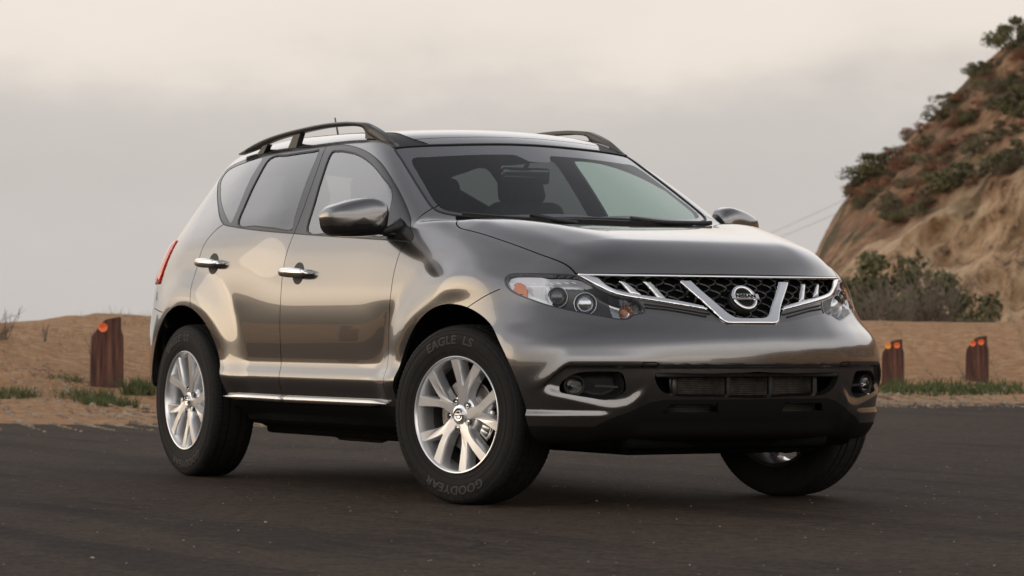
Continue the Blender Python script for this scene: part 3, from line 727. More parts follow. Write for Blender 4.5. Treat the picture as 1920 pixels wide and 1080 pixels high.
def grad(P, e=.0015):
    g = np.zeros_like(P)
    for k in range(3):
        D = np.zeros(3); D[k] = e
        g[:, k] = (field(P + D) - field(P - D))/(2*e)
    return g
def project(P, n=3):
    P = P.copy(); keep = P[:, 1] <= 1e-6
    for _ in range(n):
        g = grad(P); d = field(P)
        P -= (np.clip(d, -.02, .02)/np.maximum((g*g).sum(1), .2))[:, None]*g
        P[keep, 1] = 0
    return P
def normals(P):
    g = grad(P, .002); g[P[:, 1] <= 1e-6, 1] = 0
    return g/np.linalg.norm(g, axis=1)[:, None]

def march(h=.0145):
    xs = np.arange(-3.95, 1.04, h); ys = np.arange(-.5*h, 1.02, h); zs = np.arange(.12, 1.80, h)
    nx, ny, nz = len(xs), len(ys), len(zs)
    def ev(T, a, b):
        A, B = np.meshgrid(a, b, indexing='ij'); return T(A, B)
    S, SN = ev(T_SIDE, xs, zs), ev(N_SIDE, xs, zs)
    Tt, TN = ev(T_TOP, xs, ys), ev(N_TOP, xs, ys)
    Ff, FN = ev(T_FRONT, ys, zs), ev(N_FRONT, ys, zs)
    Rr, RN = ev(T_REAR, ys, zs), ev(N_REAR, ys, zs)
    X, Y, Z = xs[:, None, None], np.abs(ys)[None, :, None], zs[None, None, :]
    d = combine(xs[:, None, None]*np.ones((1, 1, 1)), Y, Z, (Y - S[:, None, :])/SN[:, None, :], (Z - Tt[:, :, None])/TN[:, :, None],
                (X - Ff[None])/FN[None], (Rr[None] - X)/RN[None])
    d = d.reshape(nx, ny, nz); neg = d < 0
    # surface nets: one vertex in each mixed cell, one quad across each crossed grid edge
    cnt = sum(neg[a:nx-1+a, b:ny-1+b, e:nz-1+e].astype(np.int8) for a in (0, 1) for b in (0, 1) for e in (0, 1))
    cell = np.argwhere((cnt > 0) & (cnt < 8)); vid = -np.ones(cnt.shape, int)
    vid[tuple(cell.T)] = np.arange(len(cell))
    P = np.zeros((len(cell), 3)); W = np.zeros(len(cell)); G = (xs, ys, zs)
    for ax in range(3):
        o = [k for k in range(3) if k != ax]
        for p in (0, 1):
            for q in (0, 1):
                I0 = cell.copy(); I0[:, o[0]] += p; I0[:, o[1]] += q; I1 = I0.copy(); I1[:, ax] += 1
                d0, d1 = d[tuple(I0.T)], d[tuple(I1.T)]; cr = (d0 < 0) != (d1 < 0)
                t = np.where(cr, d0/np.where(cr, d0-d1, 1), 0)
                for k in range(3):
                    P[:, k] += np.where(cr, G[k][I0[:, k]] + (t*h if k == ax else 0), 0)
                W += cr
    P /= W[:, None]; P[cell[:, 1] == 0, 1] = 0
    F = []
    for ax in range(3):
        o = [k for k in range(3) if k != ax]; sl0 = [slice(1, -1)]*3; sl1 = [slice(1, -1)]*3
        sl0[ax] = slice(0, -1); sl1[ax] = slice(1, None)
        I = np.argwhere(neg[tuple(sl0)] != neg[tuple(sl1)]); off = np.ones(3, int); off[ax] = 0; I = I + off
        q = []
        for p, r in ((0, 0), (1, 0), (1, 1), (0, 1)):
            J = I.copy(); J[:, o[0]] -= p; J[:, o[1]] -= r; q.append(vid[tuple(J.T)])
        q = np.stack(q, 1); q = q[(q >= 0).all(1)]
        F += [q[:, [0, 1, 2]], q[:, [0, 2, 3]]]
    P = project(P, 3)
    return orient(P, np.concatenate(F))
def orient(P, F):
    F = F[(F[:, 0] != F[:, 1]) & (F[:, 1] != F[:, 2]) & (F[:, 0] != F[:, 2])]
    c = P[F]; n = np.cross(c[:, 1]-c[:, 0], c[:, 2]-c[:, 0]); g = grad(c.mean(1))
    flip = (n*g).sum(1) < 0
    F[flip] = F[flip][:, ::-1]
    return P, F
# ================================================================ the car
# ---- cutting the shell into panels
def polyd(pts, poly):
    """signed distance to a closed outline, negative inside"""
    poly = np.asarray(poly, float); out = np.full(len(pts), 9.0)
    lo, hi = poly.min(0) - .12, poly.max(0) + .12
    m = ((pts > lo) & (pts < hi)).all(1); q = pts[m]
    if not len(q): return out
    d = np.full(len(q), 9.0); ins = np.zeros(len(q), bool)
    for a, b in zip(poly, np.roll(poly, -1, 0)):
        e = b - a; L2 = max(e @ e, 1e-12); w_ = q - a
        t = np.clip((w_ @ e)/L2, 0, 1); r_ = w_ - t[:, None]*e; d = np.minimum(d, (r_*r_).sum(1))
        c = ((a[1] > q[:, 1]) != (b[1] > q[:, 1])) & (q[:, 0] < (b[0]-a[0])*(q[:, 1]-a[1])/np.where(b[1] == a[1], 1e-12, b[1]-a[1]) + a[0]); ins ^= c
    d = np.sqrt(d); out[m] = np.where(ins, -d, d); return out
def lined(pts, line):
    line = np.asarray(line, float); out = np.full(len(pts), 9.0)
    lo, hi = line.min(0) - .06, line.max(0) + .06
    m = ((pts > lo) & (pts < hi)).all(1); q = pts[m]; d = np.full(len(q), 9.0)
    for a, b in zip(line[:-1], line[1:]):
        e = b - a; t = np.clip(((q - a) @ e)/max(e @ e, 1e-12), 0, 1); r_ = q - a - t[:, None]*e; d = np.minimum(d, (r_*r_).sum(1))
    out[m] = np.sqrt(d); return out
def lines(pts, line):
    """signed distance to an open line (sign = side of the nearest stretch)"""
    line = np.asarray(line, float); out = np.full(len(pts), 9.0)
    lo, hi = line.min(0) - .06, line.max(0) + .06
    m = ((pts > lo) & (pts < hi)).all(1); q = pts[m]; d = np.full(len(q), 9.0); sg = np.ones(len(q))
    for a, b in zip(line[:-1], line[1:]):
        e = b - a; w_ = q - a; t = np.clip((w_ @ e)/max(e @ e, 1e-12), 0, 1); r_ = w_ - t[:, None]*e; dd = (r_*r_).sum(1)
        c = dd < d; d = np.where(c, dd, d); sg = np.where(c, np.sign(e[0]*w_[:, 1] - e[1]*w_[:, 0]) + 0.0, sg)
    out[m] = np.sqrt(d)*np.where(sg == 0, 1, sg); return out
def split(P, F, d):
    d = np.where(np.abs(d) < 1e-6, 1e-6, d); s = d > 0; fs = s[F]; n = fs.sum(1); mix = (n == 1) | (n == 2)
    if not mix.any(): return P, F
    Mx = F[mix]; lone = fs[mix] ^ (n[mix] == 2)[:, None]; a = np.argmax(lone, 1); r_ = np.arange(len(Mx))
    A, B, C = Mx[r_, a], Mx[r_, (a+1) % 3], Mx[r_, (a+2) % 3]
    E = np.concatenate([np.stack([A, B], 1), np.stack([A, C], 1)]); E.sort(1)
    U, inv = np.unique(E, axis=0, return_inverse=True); inv = inv.ravel()
    t = d[U[:, 0]]/(d[U[:, 0]] - d[U[:, 1]]); Q = P[U[:, 0]]*(1-t)[:, None] + P[U[:, 1]]*t[:, None]; Q = project(Q, 2)
    nb = len(P); k = len(Mx); ab, ac = inv[:k] + nb, inv[k:] + nb
    return np.concatenate([P, Q]), np.concatenate([F[~mix], np.stack([A, ab, ac], 1), np.stack([ab, B, C], 1), np.stack([ab, C, ac], 1)])
def refine(P, F, proj=True):
    E = np.concatenate([F[:, [0, 1]], F[:, [1, 2]], F[:, [2, 0]]]); E.sort(1)
    U, inv = np.unique(E, axis=0, return_inverse=True); inv = inv.ravel(); k = len(F); nb = len(P)
    Q = (P[U[:, 0]] + P[U[:, 1]])/2
    if proj: Q = project(Q, 2)
    a, b, c = inv[:k]+nb, inv[k:2*k]+nb, inv[2*k:]+nb
    return np.concatenate([P, Q]), np.concatenate([np.stack([F[:, 0], a, c], 1), np.stack([a, F[:, 1], b], 1), np.stack([c, b, F[:, 2]], 1), np.stack([a, b, c], 1)])
def SXZ(P): return P[:, [0, 2]]
def FYZ(P): return np.stack([np.abs(P[:, 1]), P[:, 2]], 1)
def TXY(P): return np.stack([P[:, 0], np.abs(P[:, 1])], 1)
BIG = 9.0
# outlines in side view (x, z)
DLO = crv([(-2.50, 1.257), (-2.70, 1.352), (-2.874, 1.444), (-2.955, 1.50), (-2.945, 1.553), (-2.80, 1.588), (-2.542, 1.613), (-2.294, 1.625), (-1.947, 1.627), (-1.706, 1.619), (-1.468, 1.597), (-1.242, 1.554), (-1.043, 1.49), (-.825, 1.386), (-.65, 1.285), (-.50, 1.187), (-.438, 1.142), (-.450, 1.117), (-.50, 1.121), (-.697, 1.132), (-1.25, 1.161), (-1.658, 1.184), (-2.052, 1.21), (-2.346, 1.235)], 5, True)
GF = crv([(-1.538, 1.192), (-1.590, 1.331), (-1.644, 1.474), (-1.675, 1.578), (-1.60, 1.584), (-1.513, 1.577), (-1.361, 1.554), (-1.163, 1.502), (-.98, 1.434), (-.80, 1.348), (-.745, 1.241), (-.708, 1.152), (-.9, 1.160), (-1.26, 1.177)], 4, True)
GR = crv([(-2.312, 1.246), (-2.36, 1.364), (-2.39, 1.48), (-2.40, 1.585), (-2.2, 1.594), (-1.9, 1.598), (-1.824, 1.593), (-1.775, 1.458), (-1.722, 1.271), (-1.703, 1.206), (-1.9, 1.217), (-2.1, 1.232)], 4, True)
GQ = crv([(-2.925, 1.505), (-2.915, 1.546), (-2.72, 1.577), (-2.497, 1.588), (-2.47, 1.48), (-2.423, 1.36), (-2.40, 1.262), (-2.49, 1.288), (-2.695, 1.376), (-2.83, 1.444)], 4, True)
CUTF = [(-.448, 1.145), (-.505, 1.114), (-.537, 1.044), (-.555, .967), (-.569, .873), (-.580, .782), (-.580, .686), (-.573, .591), (-.565, .479), (-.562, .39)]
CUTM = [(-1.785, 1.622), (-1.722, 1.495), (-1.672, 1.309), (-1.668, 1.184), (-1.690, 1.103), (-1.703, 1.032), (-1.707, .9), (-1.709, .731), (-1.702, .6), (-1.692, .511), (-1.700, .43), (-1.716, .385)]
CUTR = [(-2.485, 1.254), (-2.551, 1.228), (-2.635, 1.165), (-2.672, 1.10), (-2.690, 1.03), (-2.697, .97), (-2.690, .90), (-2.67, .83)]
CUTF, CUTM, CUTR = (crv(c, 4) for c in (CUTF, CUTM, CUTR))
def xat(c, z):
    o = np.argsort(c[:, 1]); return np.interp(z, c[o, 1], c[o, 0])
BCUT = [(.12, .805), (.168, .830), (.271, .878), (.345, .908)]
RBCUT = [(-3.9, .865), (-3.376, .847), (-3.09, .822)]
APC = [(-.575, 1.292), (-.554, 1.265), (-.508, 1.205), (-.462, 1.15)]
TAIL = [(-3.125, 1.192), (-3.150, 1.155), (-3.190, 1.085), (-3.228, 1.018), (-3.262, .968), (-4.0, .965), (-4.0, 1.185)]
# outlines in front view (|y|, z)
HL = crv([(.821, .972), (.843, .962), (.856, .941), (.857, .911), (.843, .885), (.811, .861), (.767, .837), (.691, .812), (.607, .792), (.542, .779), (.515, .784), (.492, .798), (.445, .811), (.461, .865), (.543, .887), (.607, .925), (.650, .962), (.755, .971)], 4, True)
GRILLE = [(-.1, .966), (.60, .966), (.655, .964), (.607, .9255), (.575, .904), (.543, .8865), (.50, .875), (.457, .867), (.349, .849), (.186, .822), (.160, .795), (.136, .772), (.118, .765), (-.1, .765)]
WING = crv([(.653, .9635), (.605, .957), (.584, .950), (.572, .935), (.555, .918), (.517, .8985), (.42, .879), (.343, .868), (.230, .8455), (.198, .8385)], 4).tolist() + [(.186, .8225)] + crv([(.349, .8495), (.457, .867), (.505, .876), (.543, .887), (.578, .906), (.607, .926)], 4).tolist()
VEE = crv([(.272, .940), (.262, .925), (.215, .872), (.186, .8395), (.160, .806), (.136, .774), (.118, .7655), (.06, .7645)], 3).tolist() + [(-.1, .7645), (-.1, .787), (.05, .787)] + crv([(.078, .791), (.10, .806), (.130, .840), (.185, .900), (.218, .940)], 3).tolist()
SLAT1 = [(.508, .952), (.484, .952), (.428, .888), (.476, .893)]
SLAT2 = [(.412, .952), (.378, .952), (.330, .870), (.367, .876)]
SMOKE = [(.441, .8115), (.459, .8645), (.349, .8465), (.187, .8200), (.163, .795), (.140, .771), (.20, .777), (.363, .803)]
FOG = crv([(.715, .569), (.60, .571), (.578, .566), (.563, .530), (.560, .489), (.612, .456), (.684, .464), (.770, .481), (.785, .489), (.778, .528), (.750, .556)], 4, True)
INTAKE = crv([(-.3, .563), (.2, .563), (.44, .565), (.455, .560), (.446, .527), (.420, .492), (.366, .472), (.2, .468), (-.3, .468)], 4, True)
SLOT1 = [(.40, .402), (.155, .400), (.168, .438), (.372, .438)]
TOWC = [(.513, .590), (.452, .590), (.452, .605), (.458, .6085), (.507, .6085), (.513, .605)]
BLACK = [(-.1, .456), (.40, .457), (.46, .445), (.56, .398), (.62, .372), (.66, .347), (1.1, .347), (1.1, 0), (-.1, 0)]
# outlines in plan (x, |y|)
WS = crv([(-1.03, -.12), (-1.03, .0), (-1.036, .2), (-1.052, .35), (-1.076, .47), (-1.103, .60), (-1.10, .630), (-.983, .652), (-.814, .681), (-.653, .706), (-.568, .714), (-.517, .700), (-.465, .65), (-.40, .55), (-.33, .33), (-.305, .0), (-.305, -.12)], 4, True)
COWL = [(-.185, -.12), (-.19, .3), (-.22, .58), (-.255, .72), (-.262, .735), (-.33, .70), (-.44, .662), (-.465, .65), (-.40, .55), (-.33, .33), (-.305, 0), (-.305, -.12)]
HOOD = [(1.2, -.12), (1.2, .56), (.70, .640)] + crv([(.640, .650), (.585, .655), (.532, .667), (.439, .692), (.308, .717), (.147, .746), (-.019, .775), (-.137, .794), (-.195, .786), (-.238, .765), (-.258, .735), (-.25, .70), (-.215, .56), (-.186, .3)], 4).tolist() + [(-.18, -.12)]
ROOFF = [(-1.108, -.12), (-1.110, .05), (-1.119, .253), (-1.141, .437), (-1.149, .495)]
DITCH = crv([(-1.078, .462), (-1.145, .491), (-1.219, .508), (-1.307, .506), (-1.6, .500), (-2.2, .490), (-2.95, .46), (-2.95, .475), (-2.2, .512), (-1.7, .535), (-1.45, .56), (-1.25, .583), (-1.10, .607), (-1.082, .58)], 4, True)
def with_(cond, d): return np.where(cond, d, BIG)
ft = {
 'arch': lambda P: np.where(np.abs(P[:, 1]) > .3, np.maximum((np.minimum(arch_r(P[:, 0], P[:, 2], 0), arch_r(P[:, 0], P[:, 2], 1)) - 1)*.5, (.60 - np.abs(P[:, 1]))), BIG),
 'dlo': lambda P: with_(P[:, 2] > 1.0, polyd(SXZ(P), DLO)*(1 + 1.4*sstep(1.50, 1.60, P[:, 2]))), 'gf': lambda P: with_(P[:, 2] > 1.0, polyd(SXZ(P), GF)),
 'gr': lambda P: with_(P[:, 2] > 1.0, polyd(SXZ(P), GR)), 'gq': lambda P: with_(P[:, 2] > 1.0, polyd(SXZ(P), GQ)),
 'cutf': lambda P: with_(np.abs(P[:, 1]) > .4, lines(SXZ(P), CUTF)), 'cutm': lambda P: with_(np.abs(P[:, 1]) > .4, lines(SXZ(P), CUTM)),
 'cutr': lambda P: with_(np.abs(P[:, 1]) > .4, lines(SXZ(P), CUTR)), 'bcut': lambda P: with_(np.abs(P[:, 1]) > .6, lines(SXZ(P), BCUT)),
 'rbcut': lambda P: lines(SXZ(P), RBCUT), 'apc': lambda P: with_(np.abs(P[:, 1]) > .6, lines(SXZ(P), APC)),
 'tail': lambda P: with_((np.abs(P[:, 1]) > .42) & (P[:, 0] < -2.8), np.maximum(polyd(SXZ(P), TAIL), .45 - np.abs(P[:, 1]))),
 'hl': lambda P: with_(P[:, 0] > .2, polyd(FYZ(P), HL)), 'grille': lambda P: with_(P[:, 0] > .4, polyd(FYZ(P), GRILLE)),
 'wing': lambda P: with_(P[:, 0] > .4, polyd(FYZ(P), WING)), 'vee': lambda P: with_(P[:, 0] > .4, polyd(FYZ(P), VEE)),
 'slat1': lambda P: with_(P[:, 0] > .4, polyd(FYZ(P), SLAT1)), 'slat2': lambda P: with_(P[:, 0] > .4, polyd(FYZ(P), SLAT2)),
 'smoke': lambda P: with_(P[:, 0] > .4, polyd(FYZ(P), SMOKE)), 'fog': lambda P: with_(P[:, 0] > .4, polyd(FYZ(P), FOG)),
 'intake': lambda P: with_(P[:, 0] > .4, polyd(FYZ(P), INTAKE)), 'slot': lambda P: with_(P[:, 0] > .4, polyd(FYZ(P), SLOT1)),
 'tow': lambda P: with_((P[:, 0] > .4) & (P[:, 1] >= 0), polyd(FYZ(P), TOWC)), 'black': lambda P: with_(P[:, 0] > .44, polyd(FYZ(P), BLACK)),
 'ws': lambda P: with_(P[:, 2] > 1.1, polyd(TXY(P), WS)), 'cowl': lambda P: with_(P[:, 2] > 1.0, polyd(TXY(P), COWL)),
 'hood': lambda P: with_(P[:, 2] > .9, np.maximum(polyd(TXY(P), HOOD), .969 - P[:, 2])),
 'rooff': lambda P: with_(P[:, 2] > 1.4, lines(TXY(P), ROOFF)), 'ditch': lambda P: with_(P[:, 2] > 1.4, polyd(TXY(P), DITCH)),
 'sill': lambda P: np.where((P[:, 0] < -.40) & (P[:, 0] > -2.4) , P[:, 2] - .402, BIG),
 'rwin': lambda P: with_(P[:, 0] < -3.0, polyd(FYZ(P), crv([(-.2, 1.19), (.50, 1.19), (.585, 1.23), (.55, 1.40), (.50, 1.50), (.40, 1.535), (-.2, 1.545)], 3, True))),
}
GAPW = .0027
cuts = [('arch', 0), ('dlo', 0), ('dlo', -.006), ('gf', 0), ('gf', -.007), ('gr', 0), ('gr', -.007), ('gq', 0), ('cutf', GAPW), ('cutm', GAPW), ('cutr', GAPW), ('bcut', GAPW*.8), ('rbcut', GAPW*.8), ('apc', .0014),
        ('tail', 0), ('hl', 0), ('hl', -.006), ('grille', 0), ('wing', 0), ('vee', 0), ('slat1', 0), ('slat2', 0), ('smoke', 0), ('fog', 0), ('intake', 0), ('slot', 0),
        ('tow', .0022), ('tow', -.0022), ('black', 0), ('ws', 0), ('ws', -.009), ('cowl', 0), ('hood', GAPW), ('hood', -GAPW), ('rooff', .003), ('ditch', 0), ('sill', 0), ('rwin', 0)]
cuts = [(k, v) for k, l in cuts for v in ((0, l, -l) if k in ('cutf', 'cutm', 'cutr', 'bcut', 'rbcut', 'apc', 'rooff') else (0, l) if k in ('tow', 'hood') and l > 0 else (l,))]
BP, BF = march(.0165)
for key, lev in cuts: BP, BF = split(BP, BF, ft[key](BP) - lev)
BC = BP[BF].mean(1); fv = {k: f(BC) for k, f in ft.items()}
x_, y_, z_ = BC[:, 0], np.abs(BC[:, 1]), BC[:, 2]
lab = np.full(len(BF), 'body', dtype='U16'); free = np.ones(len(BF), bool)
def put(name, m):
    m = m & free; lab[m] = name; free[m] = False
put('cut', fv['arch'] < 0)
put('vee', fv['vee'] < 0); put('wing', fv['wing'] < 0); put('slat', (fv['slat1'] < 0) | (fv['slat2'] < 0)); put('cut_grille', fv['grille'] < 0)
put('hl_rim', (fv['hl'] < 0) & (fv['hl'] > -.006)); put('lens', fv['hl'] < 0); put('smoke', fv['smoke'] < 0)
put('cut_fog', fv['fog'] < 0); put('cut', fv['intake'] < 0); put('cut', fv['slot'] < 0)
put('gap', np.abs(fv['tow']) < .0022)
put('seal', (fv['dlo'] < 0) & (fv['dlo'] > -.006))
put('gap', ((np.abs(fv['cutf']) < GAPW) | (np.abs(fv['cutm']) < GAPW) | (np.abs(fv['cutr']) < GAPW)) & (fv['dlo'] > 0) & (z_ > .40)); put('gap', (np.abs(fv['cutm']) < GAPW) & (fv['dlo'] < 0))
put('seal', ((fv['gf'] < 0) & (fv['gf'] > -.007)) | ((fv['gr'] < 0) & (fv['gr'] > -.007))); put('gf', fv['gf'] < 0); put('gr', fv['gr'] < 0); put('gq', fv['gq'] < 0); put('frame', fv['dlo'] < 0)
put('gap', (np.abs(fv['bcut']) < GAPW*.8) | (np.abs(fv['rbcut']) < GAPW*.8) | (np.abs(fv['apc']) < .0014)); put('gap', (np.abs(fv['hood']) < GAPW) & (fv['cowl'] > 0))
put('ws_seal', (fv['ws'] < 0) & (fv['ws'] > -.009)); put('ws', fv['ws'] < 0); put('cowl', fv['cowl'] < 0)
put('gap', (np.abs(fv['rooff']) < .003)); put('ditch', fv['ditch'] < 0); put('rwin', fv['rwin'] < 0); put('tail', fv['tail'] < 0)
put('hood', fv['hood'] < 0)
put('black', (fv['black'] < 0) | (fv['sill'] < 0) | (z_ < .30) | ((z_ < .45) & (x_ < -3.1) & (y_ < .82)))
put('bumper', (x_ > .04) & (z_ < .962) & ((z_ < np.interp(x_, [.12, .168, .271, .345, .40], [.805, .830, .878, .908, .93])) | (x_ > .40)))
put('rear_bumper', (x_ < -2.9) & (z_ < np.interp(x_, [-3.9, -3.376, -3.09, -2.9], [.865, .847, .822, .81])))
below = z_ < 1.30
put('fdoor', below & (x_ < xat(CUTF, z_)) & (x_ > xat(CUTM, z_)) & (z_ < np.interp(x_, [-2.5, -1.66, -.45], [1.27, 1.19, 1.14])))
put('rdoor', below & (x_ < xat(CUTM, z_)) & (x_ > np.where(z_ > .83, xat(CUTR, z_), -2.68)) & (z_ < np.interp(x_, [-2.6, -2.35, -1.66], [1.27, 1.24, 1.19])))
put('fender', (x_ > -.60) & (y_ > .45) & (z_ < 1.33) & ((z_ < 1.145) | ((x_ + .508)*.79 + (z_ - 1.205)*.61 > 0)))
put('roof', (z_ > 1.45) & (x_ < -1.10) & (x_ > -2.95) & (y_ < .52))
put('tailgate', (x_ < -3.0) & (y_ < .70))

def sub(mask):
    F = BF[mask]; u, inv = np.unique(F, return_inverse=True); return BP[u].copy(), inv.reshape(-1, 3)
def border(F):
    E = np.concatenate([F[:, [0, 1]], F[:, [1, 2]], F[:, [2, 0]]]); S_ = np.sort(E, 1)
    _, inv, cnt = np.unique(S_, axis=0, return_inverse=True, return_counts=True); return E[cnt[inv.ravel()] == 1]
def panel(name, mask, m, parent, sides='each', inset=0., rim=.012, fine=0, offset=None, keep_n=True, rim_out=0.):
    """mesh objects from part of the shell; the edges turn inward like folded sheet"""
    if isinstance(mask, str): mask = lab == mask
    V, F = sub(mask)
    if not len(F): print('empty panel', name); return []
    for _ in range(fine): V, F = refine(V, F)
    Nn = normals(V); cen = V[:, 1] < 1e-6
    W = V - Nn*inset
    if offset is not None: W = W + Nn*offset(V)[:, None]
    W[cen, 1] = 0
    n0 = len(W); VV, NN, FF = [W], [Nn], [F]
    if rim > 0:
        B = border(F); B = B[~(cen[B[:, 0]] & cen[B[:, 1]])]
        if len(B):
            ed = W[B[:, 1]] - W[B[:, 0]]; side = np.cross(ed, Nn[B[:, 0]]); side /= np.maximum(np.linalg.norm(side, axis=1), 1e-9)[:, None]
            a, b_ = W[B[:, 0]], W[B[:, 1]]; k = len(B)
            q = np.concatenate([a, b_, b_ - Nn[B[:, 1]]*rim, a - Nn[B[:, 0]]*rim]); i = np.arange(k) + n0
            VV.append(q); NN.append(np.concatenate([side]*4)); FF.append(np.stack([i+k, i, i+3*k], 1)); FF.append(np.stack([i+k, i+3*k, i+2*k], 1))
    V1, N1, F1 = np.concatenate(VV), np.concatenate(NN), np.concatenate(FF)
    V2, N2, F2 = V1*[1, -1, 1], N1*[1, -1, 1], F1[:, ::-1]
    out = []
    if sides == 'both':
        mp = np.arange(len(V2)) + len(V1)
        cz = np.where(np.abs(V1[:, 1]) < 1e-7)[0]; cz = cz[cz < n0]; mp[cz] = cz
        V3, N3, F3 = np.concatenate([V1, V2]), np.concatenate([N1, N2]), np.concatenate([F1, mp[F2]])
        used, inv = np.unique(F3, return_inverse=True); V3, N3, F3 = V3[used], N3[used], inv.reshape(-1, 3)
        out.append(mesh(name, V3, F3, m, parent, normals=N3 if keep_n else None))
    else:
        for s_, (Va, Na, Fa) in ((1, (V1, N1, F1)), (-1, (V2, N2, F2))):
            if sides == 'each' or sides == s_:
                par = parent[s_] if isinstance(parent, dict) else parent
                out.append(mesh(name, Va, Fa, m, par, normals=Na if keep_n else None))
    return out
def surf(y, z):                         # a point of the front surface
    y = np.atleast_1d(np.asarray(y, float)); z = np.atleast_1d(np.asarray(z, float))
    lo = np.full(len(y), .3); hi = np.full(len(y), 1.1)
    for _ in range(40):
        md = (lo+hi)/2; f = field(np.stack([md, y, z], 1)) < 0; lo = np.where(f, md, lo); hi = np.where(f, hi, md)
    return np.stack([lo, y, z], 1)
def surf_top(x, y):
    x = np.atleast_1d(np.asarray(x, float)); y = np.atleast_1d(np.asarray(y, float)); lo = np.full(len(x), .5); hi = np.full(len(x), 1.9)
    for _ in range(40):
        md = (lo+hi)/2; f = field(np.stack([x, y, md], 1)) < 0; lo = np.where(f, md, lo); hi = np.where(f, hi, md)
    return np.stack([x, y, lo], 1)
def surf_side(x, z, sgn=1):
    x = np.atleast_1d(np.asarray(x, float)); z = np.atleast_1d(np.asarray(z, float)); lo = np.full(len(x), .2); hi = np.full(len(x), 1.2)
    for _ in range(40):
        md = (lo+hi)/2; f = field(np.stack([x, md, z], 1)) < 0; lo = np.where(f, md, lo); hi = np.where(f, hi, md)
    return np.stack([x, sgn*lo, z], 1)
def fld_n(P): return normals(np.atleast_2d(P)*[1, 1, 1]) if True else None
# ---- materials of the car
M_PAINT = pmat('metallic_paint', (.145, .132, .122), .20, metal=.93, coat=1.0, coat_rough=.012, Coat_IOR=1.6)
t = M_PAINT.node_tree; b = t.nodes['Principled BSDF']
tcn = nd(t, 'ShaderNodeTexCoord'); fl = tnoise(t, tcn.outputs['Object'], 900, 2, .5)
t.links.new(ramp(t, fl, [(.35, (.142, .136, .132)), (.65, (.204, .196, .190))]), b.inputs['Base Color'])
M_GAP = pmat('shut_line', (.006, .006, .006), .9, Specular_IOR_Level=.1)
M_CLAD = pmat('cladding_black', (.006, .0055, .005), .7, Specular_IOR_Level=.2)
M_BLK = pmat('black_plastic', (.014, .013, .012), .55); vary(M_BLK, [(.4, (.010, .009, .009)), (.6, (.019, .018, .017))], scale=60, bump=.15, bump_scale=900, dist=.0006)
M_GLOSS = pmat('gloss_black', (.012, .012, .013), .10, coat=1.0)
M_FRAME = pmat('frame_black', (.016, .015, .015), .16)
M_RUB = pmat('rubber_seal', (.010, .010, .010), .5)
M_CHR = pmat('chrome', (.80, .80, .79), .07, metal=1.0)
M_SAT = pmat('satin_metal', (.70, .69, .67), .24, metal=1.0)
M_DARKM = pmat('dark_metal', (.10, .095, .09), .4, metal=.8)
M_UNDER = vary(pmat('underbody', (.004, .004, .004), .95, Specular_IOR_Level=.08), [(.4, (.003, .003, .003)), (.7, (.007, .006, .005))], scale=14)
M_LINER = pmat('wheel_arch_liner', (.006, .006, .006), .95, Specular_IOR_Level=.1)
M_TRIM = pmat('cabin_plastic', (.022, .023, .025), .7); M_SEAT = vary(pmat('seat_cloth', (.03, .03, .032), .9), [(.4, (.022, .022, .024)), (.6, (.036, .036, .038))], scale=80)
M_HEAD = pmat('headliner', (.16, .155, .145), .9)
def glass(name, tint, refl=1.0, ior=1.5, rough=0.0):
    m = bpy.data.materials.new(name); m.use_nodes = True; t = m.node_tree; t.nodes.clear()
    o = nd(t, 'ShaderNodeOutputMaterial'); tr = nd(t, 'ShaderNodeBsdfTransparent'); tr.inputs[0].default_value = (*tint, 1)
    g = nd(t, 'ShaderNodeBsdfGlossy'); g.inputs['Roughness'].default_value = rough; g.inputs[0].default_value = (1, 1, 1, 1)
    f = nd(t, 'ShaderNodeFresnel'); ge = nd(t, 'ShaderNodeNewGeometry')
    t.links.new(math_n(t, 'MULTIPLY_ADD', ge.outputs['Backfacing'], 1/ior - ior, ior), f.inputs[0])      # the same sheet seen from inside the cabin
    mx = nd(t, 'ShaderNodeMixShader'); t.links.new(math_n(t, 'MULTIPLY', f.outputs[0], refl, clamp=True), mx.inputs[0])
    t.links.new(tr.outputs[0], mx.inputs[1]); t.links.new(g.outputs[0], mx.inputs[2]); t.links.new(mx.outputs[0], o.inputs[0]); return m
M_WS = glass('windscreen_glass', (.66, .79, .77), .62); M_GLF = glass('door_glass', (.74, .85, .79), 2.3); M_GLP = glass('privacy_glass', (.17, .175, .17), 1.75)
M_LENS = glass('clear_lens', (.96, .97, .98), .65); M_BULB = glass('projector_glass', (.5, .52, .55), 1.6, 1.6)
M_TAIL = pmat('red_lens', (.68, .030, .026), .10, coat=1.0, Subsurface_Weight=0.0); M_AMB = pmat('amber_lens', (.62, .20, .07), .25, coat=.6)
M_HLBOWL = pmat('reflector_bowl', (.46, .46, .46), .16, metal=1.0); M_HLW = pmat('reflector_white', (.95, .95, .96), .4, metal=.1)
M_HLG = pmat('lamp_bezel_grey', (.72, .73, .78), .35, metal=.2); M_HLD = pmat('lamp_bezel_dark', (.055, .054, .052), .18, metal=.6)
M_TYRE = vary(pmat('tyre_rubber', (.02, .018, .016), .75, Specular_IOR_Level=.35), [(.35, (.0075, .0065, .0058)), (.65, (.014, .012, .0105))], scale=30, rough=(.66, .84))
M_TXT = pmat('raised_lettering', (.055, .048, .041), .7)
M_RIM = pmat('alloy_silver', (.86, .86, .86), 0.28, metal=.78, coat=.25, coat_rough=.1)
M_DISC = vary(pmat('brake_steel', (.3, .29, .28), .35, metal=1.0), [(.4, (.22, .20, .18)), (.6, (.36, .34, .32))], scale=20)
M_RIMSHADE = pmat('wheel_recess_shade', (.16, .155, .15), .45, metal=.6)  # darker wheel metal: shade inside the wheel put into the colour

